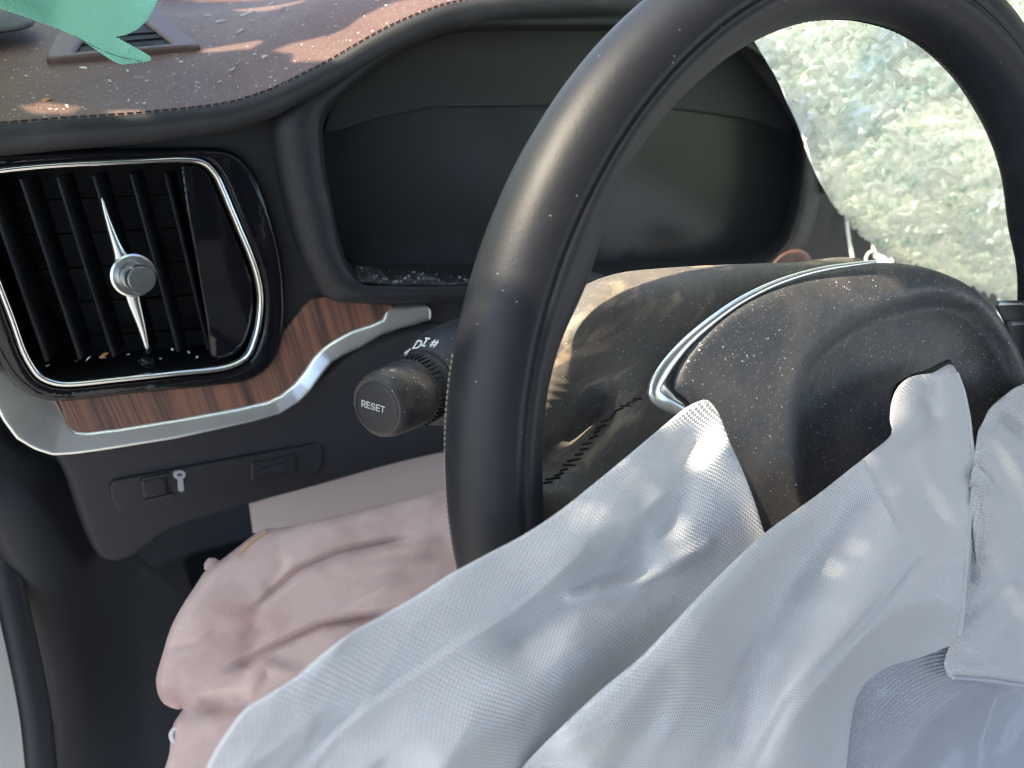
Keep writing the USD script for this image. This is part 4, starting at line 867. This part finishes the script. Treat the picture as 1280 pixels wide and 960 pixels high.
# ------------------------------------------------------------------ green cloth hanging in from above
GC = Plane(at(110, 30, .34), unit(-FWD * .9 + UPV * .35))
gout = [(-140, -60), (-60, -8), (0, 11), (28, 20), (47, 27), (75, 37), (102, 50), (125, 66), (140, 76), (152, 81), (161, 80), (178, 78), (189, 76), (190, 72), (186, 69), (165, 57), (145, 46), (158, 44), (172, 37), (184, 26), (192, 13), (198, 0), (204, -30), (200, -120), (-140, -140)]
def pinked(pts, tooth=2.2, amp=.9):
    ls = LineString(list(pts) + [pts[0]]); n = int(ls.length / tooth); out = []
    for k in range(n):
        p, q = ls.interpolate(k * tooth), ls.interpolate(k * tooth + .1); d = np.array([q.x - p.x, q.y - p.y]); d /= max(np.linalg.norm(d), 1e-9)
        out.append((p.x - d[1] * amp * (k % 2 - .5), p.y + d[0] * amp * (k % 2 - .5)))
    return out
green = thing('green_cloth', 'mint green cloth flap with a pinked edge hanging in at the top left', 'cloth', loc=at(110, 20, .34))
def green_h(P): return step_(P, [(95, -80), (84, 0), (64, 40)], 5, -.010) + fold(P, [(125, 58), (150, 68), (175, 75)], 4, -.0012) + .006 * np.exp(-((P[:, 0] - 150) / 60) ** 2) + wrinkle(P, .5, 90, 50, 91) * .006
obj('flap', draped(View(GC, 0, .34), pinked(gout), green_h, .0012, .0004, .003), 'green_cloth', green)
obj('added_shade_layer', draped(View(GC, -.006, .34), [(-140, -60), (-60, -12), (0, 7), (28, 16), (47, 23), (62, 29), (72, 14), (84, -10), (96, -80), (-140, -140)], lambda P: green_h(P) * .5, .001, .0003, .004), 'green_cloth', green)  # extra layer added behind to darken the shaded left of the flap
gs = smooth_closed([(92, 44), (108, 53), (130, 64), (150, 71), (178, 77)], 20, False); gv = View(GC, 0, .34)
obj('seam_line', sweep(gv.w(gv.on(gs), green_h(gs) + .0001), .0002, None, 5, GC.n), 'green_thread', green)

# ------------------------------------------------------------------ crumbs of glass and splinters
def flake(c, n, L, w, t, an, r):
    """A small irregular chip lying on a surface."""
    pl = Plane(c + n * t * .4, n, RGT); k = r.integers(4, 7); th = np.sort(r.uniform(0, 2 * math.pi, k)); rd = r.uniform(.6, 1.1, k)
    q = np.stack([np.cos(th) * rd * L, np.sin(th) * rd * w], -1); ca, sa = math.cos(an), math.sin(an); q = q @ np.array([[ca, sa], [-sa, ca]])
    V = np.vstack([pl.w(q, t * .5 + r.normal(0, t * .3, k)), pl.w(q, -t * .5)]); i = np.arange(k); j = (i + 1) % k
    F_ = np.vstack([np.stack([np.zeros(k - 2, int), np.arange(1, k - 1), np.arange(2, k)], 1), np.stack([i, j + k, j], 1), np.stack([i, i + k, j + k], 1)])
    return trimesh.Trimesh(V, F_, process=False)
cr = np.random.default_rng(31); crumbs = []
def strew(mesh, n, x0, x1, y0, y1, s0_, s1_, ok=lambda u, v: True):
    for _ in range(n):
        u, v = cr.uniform(x0, x1), cr.uniform(y0, y1)
        if not ok(u, v): continue
        q = hit(mesh, u, v)
        if q is None: continue
        L = s0_ * (s1_ / s0_) ** (cr.random() ** 2.2); crumbs.append(flake(q[0], q[1], L, L * cr.uniform(.4, .9), L * .7, cr.uniform(0, 3.1), cr))
strew(pad_top, 420, 0, 560, 0, 152, .0003, .0013)
strew(pad_sh[0], 150, 900, 1250, 380, 660, .00012, .00042)
strew(pad_sh[0], 110, 1195, 1250, 400, 540, .00015, .00055)
strew(hub_sh[0], 120, 690, 1000, 340, 640, .00012, .00045)
led_m = trimesh.Trimesh(lv, lf, process=False)
strew(led_m, 160, 440, 620, 330, 354, .0003, .0011)
duct_floor = [(95, 452), (130, 446), (160, 444), (200, 448), (215, 436), (235, 440), (60, 456), (175, 452), (110, 448), (245, 446)]
for u, v in duct_floor: crumbs.append(flake(FASCIA.w(FASCIA.on([(u, v)], -.004), -.004)[0], FASCIA.n, cr.uniform(.0008, .0022), .0008, .0008, cr.uniform(0, 3), cr))
cb = obj('glass_crumbs', cat(crumbs), 'crumb', smooth=False)
tag(cb, 'tiny pale glass crumbs strewn over the dashboard top, instrument ledge and wheel hub', 'glass crumbs', kind='stuff')
ORD = 'first second third fourth fifth sixth seventh eighth ninth tenth eleventh twelfth thirteenth last'.split()
for k, (u, v, L, w, an) in enumerate(sorted(((312, 17, .0085, .0022, .5), (298, 42, .0085, .0020, .6), (256, 20, .0050, .0016, -.5), (276, 28, .0050, .0014, .1), (252, 3, .0040, .0018, .2), (338, 6, .0040, .0014, .4), (352, 12, .0050, .0012, .6), (300, 78, .0050, .0018, .7), (290, 88, .0040, .0012, .5), (330, 72, .0026, .0012, .1), (252, 33, .0022, .0010, .3), (275, 103, .0026, .0008, .1), (105, 86, .0026, .0012, -.7), (228, 78, .0022, .0010, .2)))):
    q = hit(pad_top, u, v)
    f_ = flake(q[0], q[1], L, w, .0009, an, cr); t_ = thing('pale_splinter', f"{'long' if L > .006 else 'short' if L > .003 else 'tiny'} pale splinter on the brown dashboard top, {ORD[k]} of its kind from the left", 'splinter', 'splinters on the dashboard top', q[0])
    obj('chip', f_, 'splinter', t_, smooth=False)
for nm, p_, lab, L, w in (('leaf_scrap', FASCIA.w(FASCIA.on([(129, 445)], .000), .000)[0], 'small orange dry leaf scrap lying in the bottom of the air vent', .0030, .0016), ('leaf_scrap', hit(pad_top, 57, 126)[0], 'small yellow dry leaf scrap on the dashboard top near the stitched edge', .0032, .0014)):
    t_ = thing(nm, lab, 'leaf scrap', loc=p_); obj('blade', flake(p_, unit(UPV - FWD * .5), L, w, .0006, .4, cr), 'leaf_scrap', t_, smooth=False)
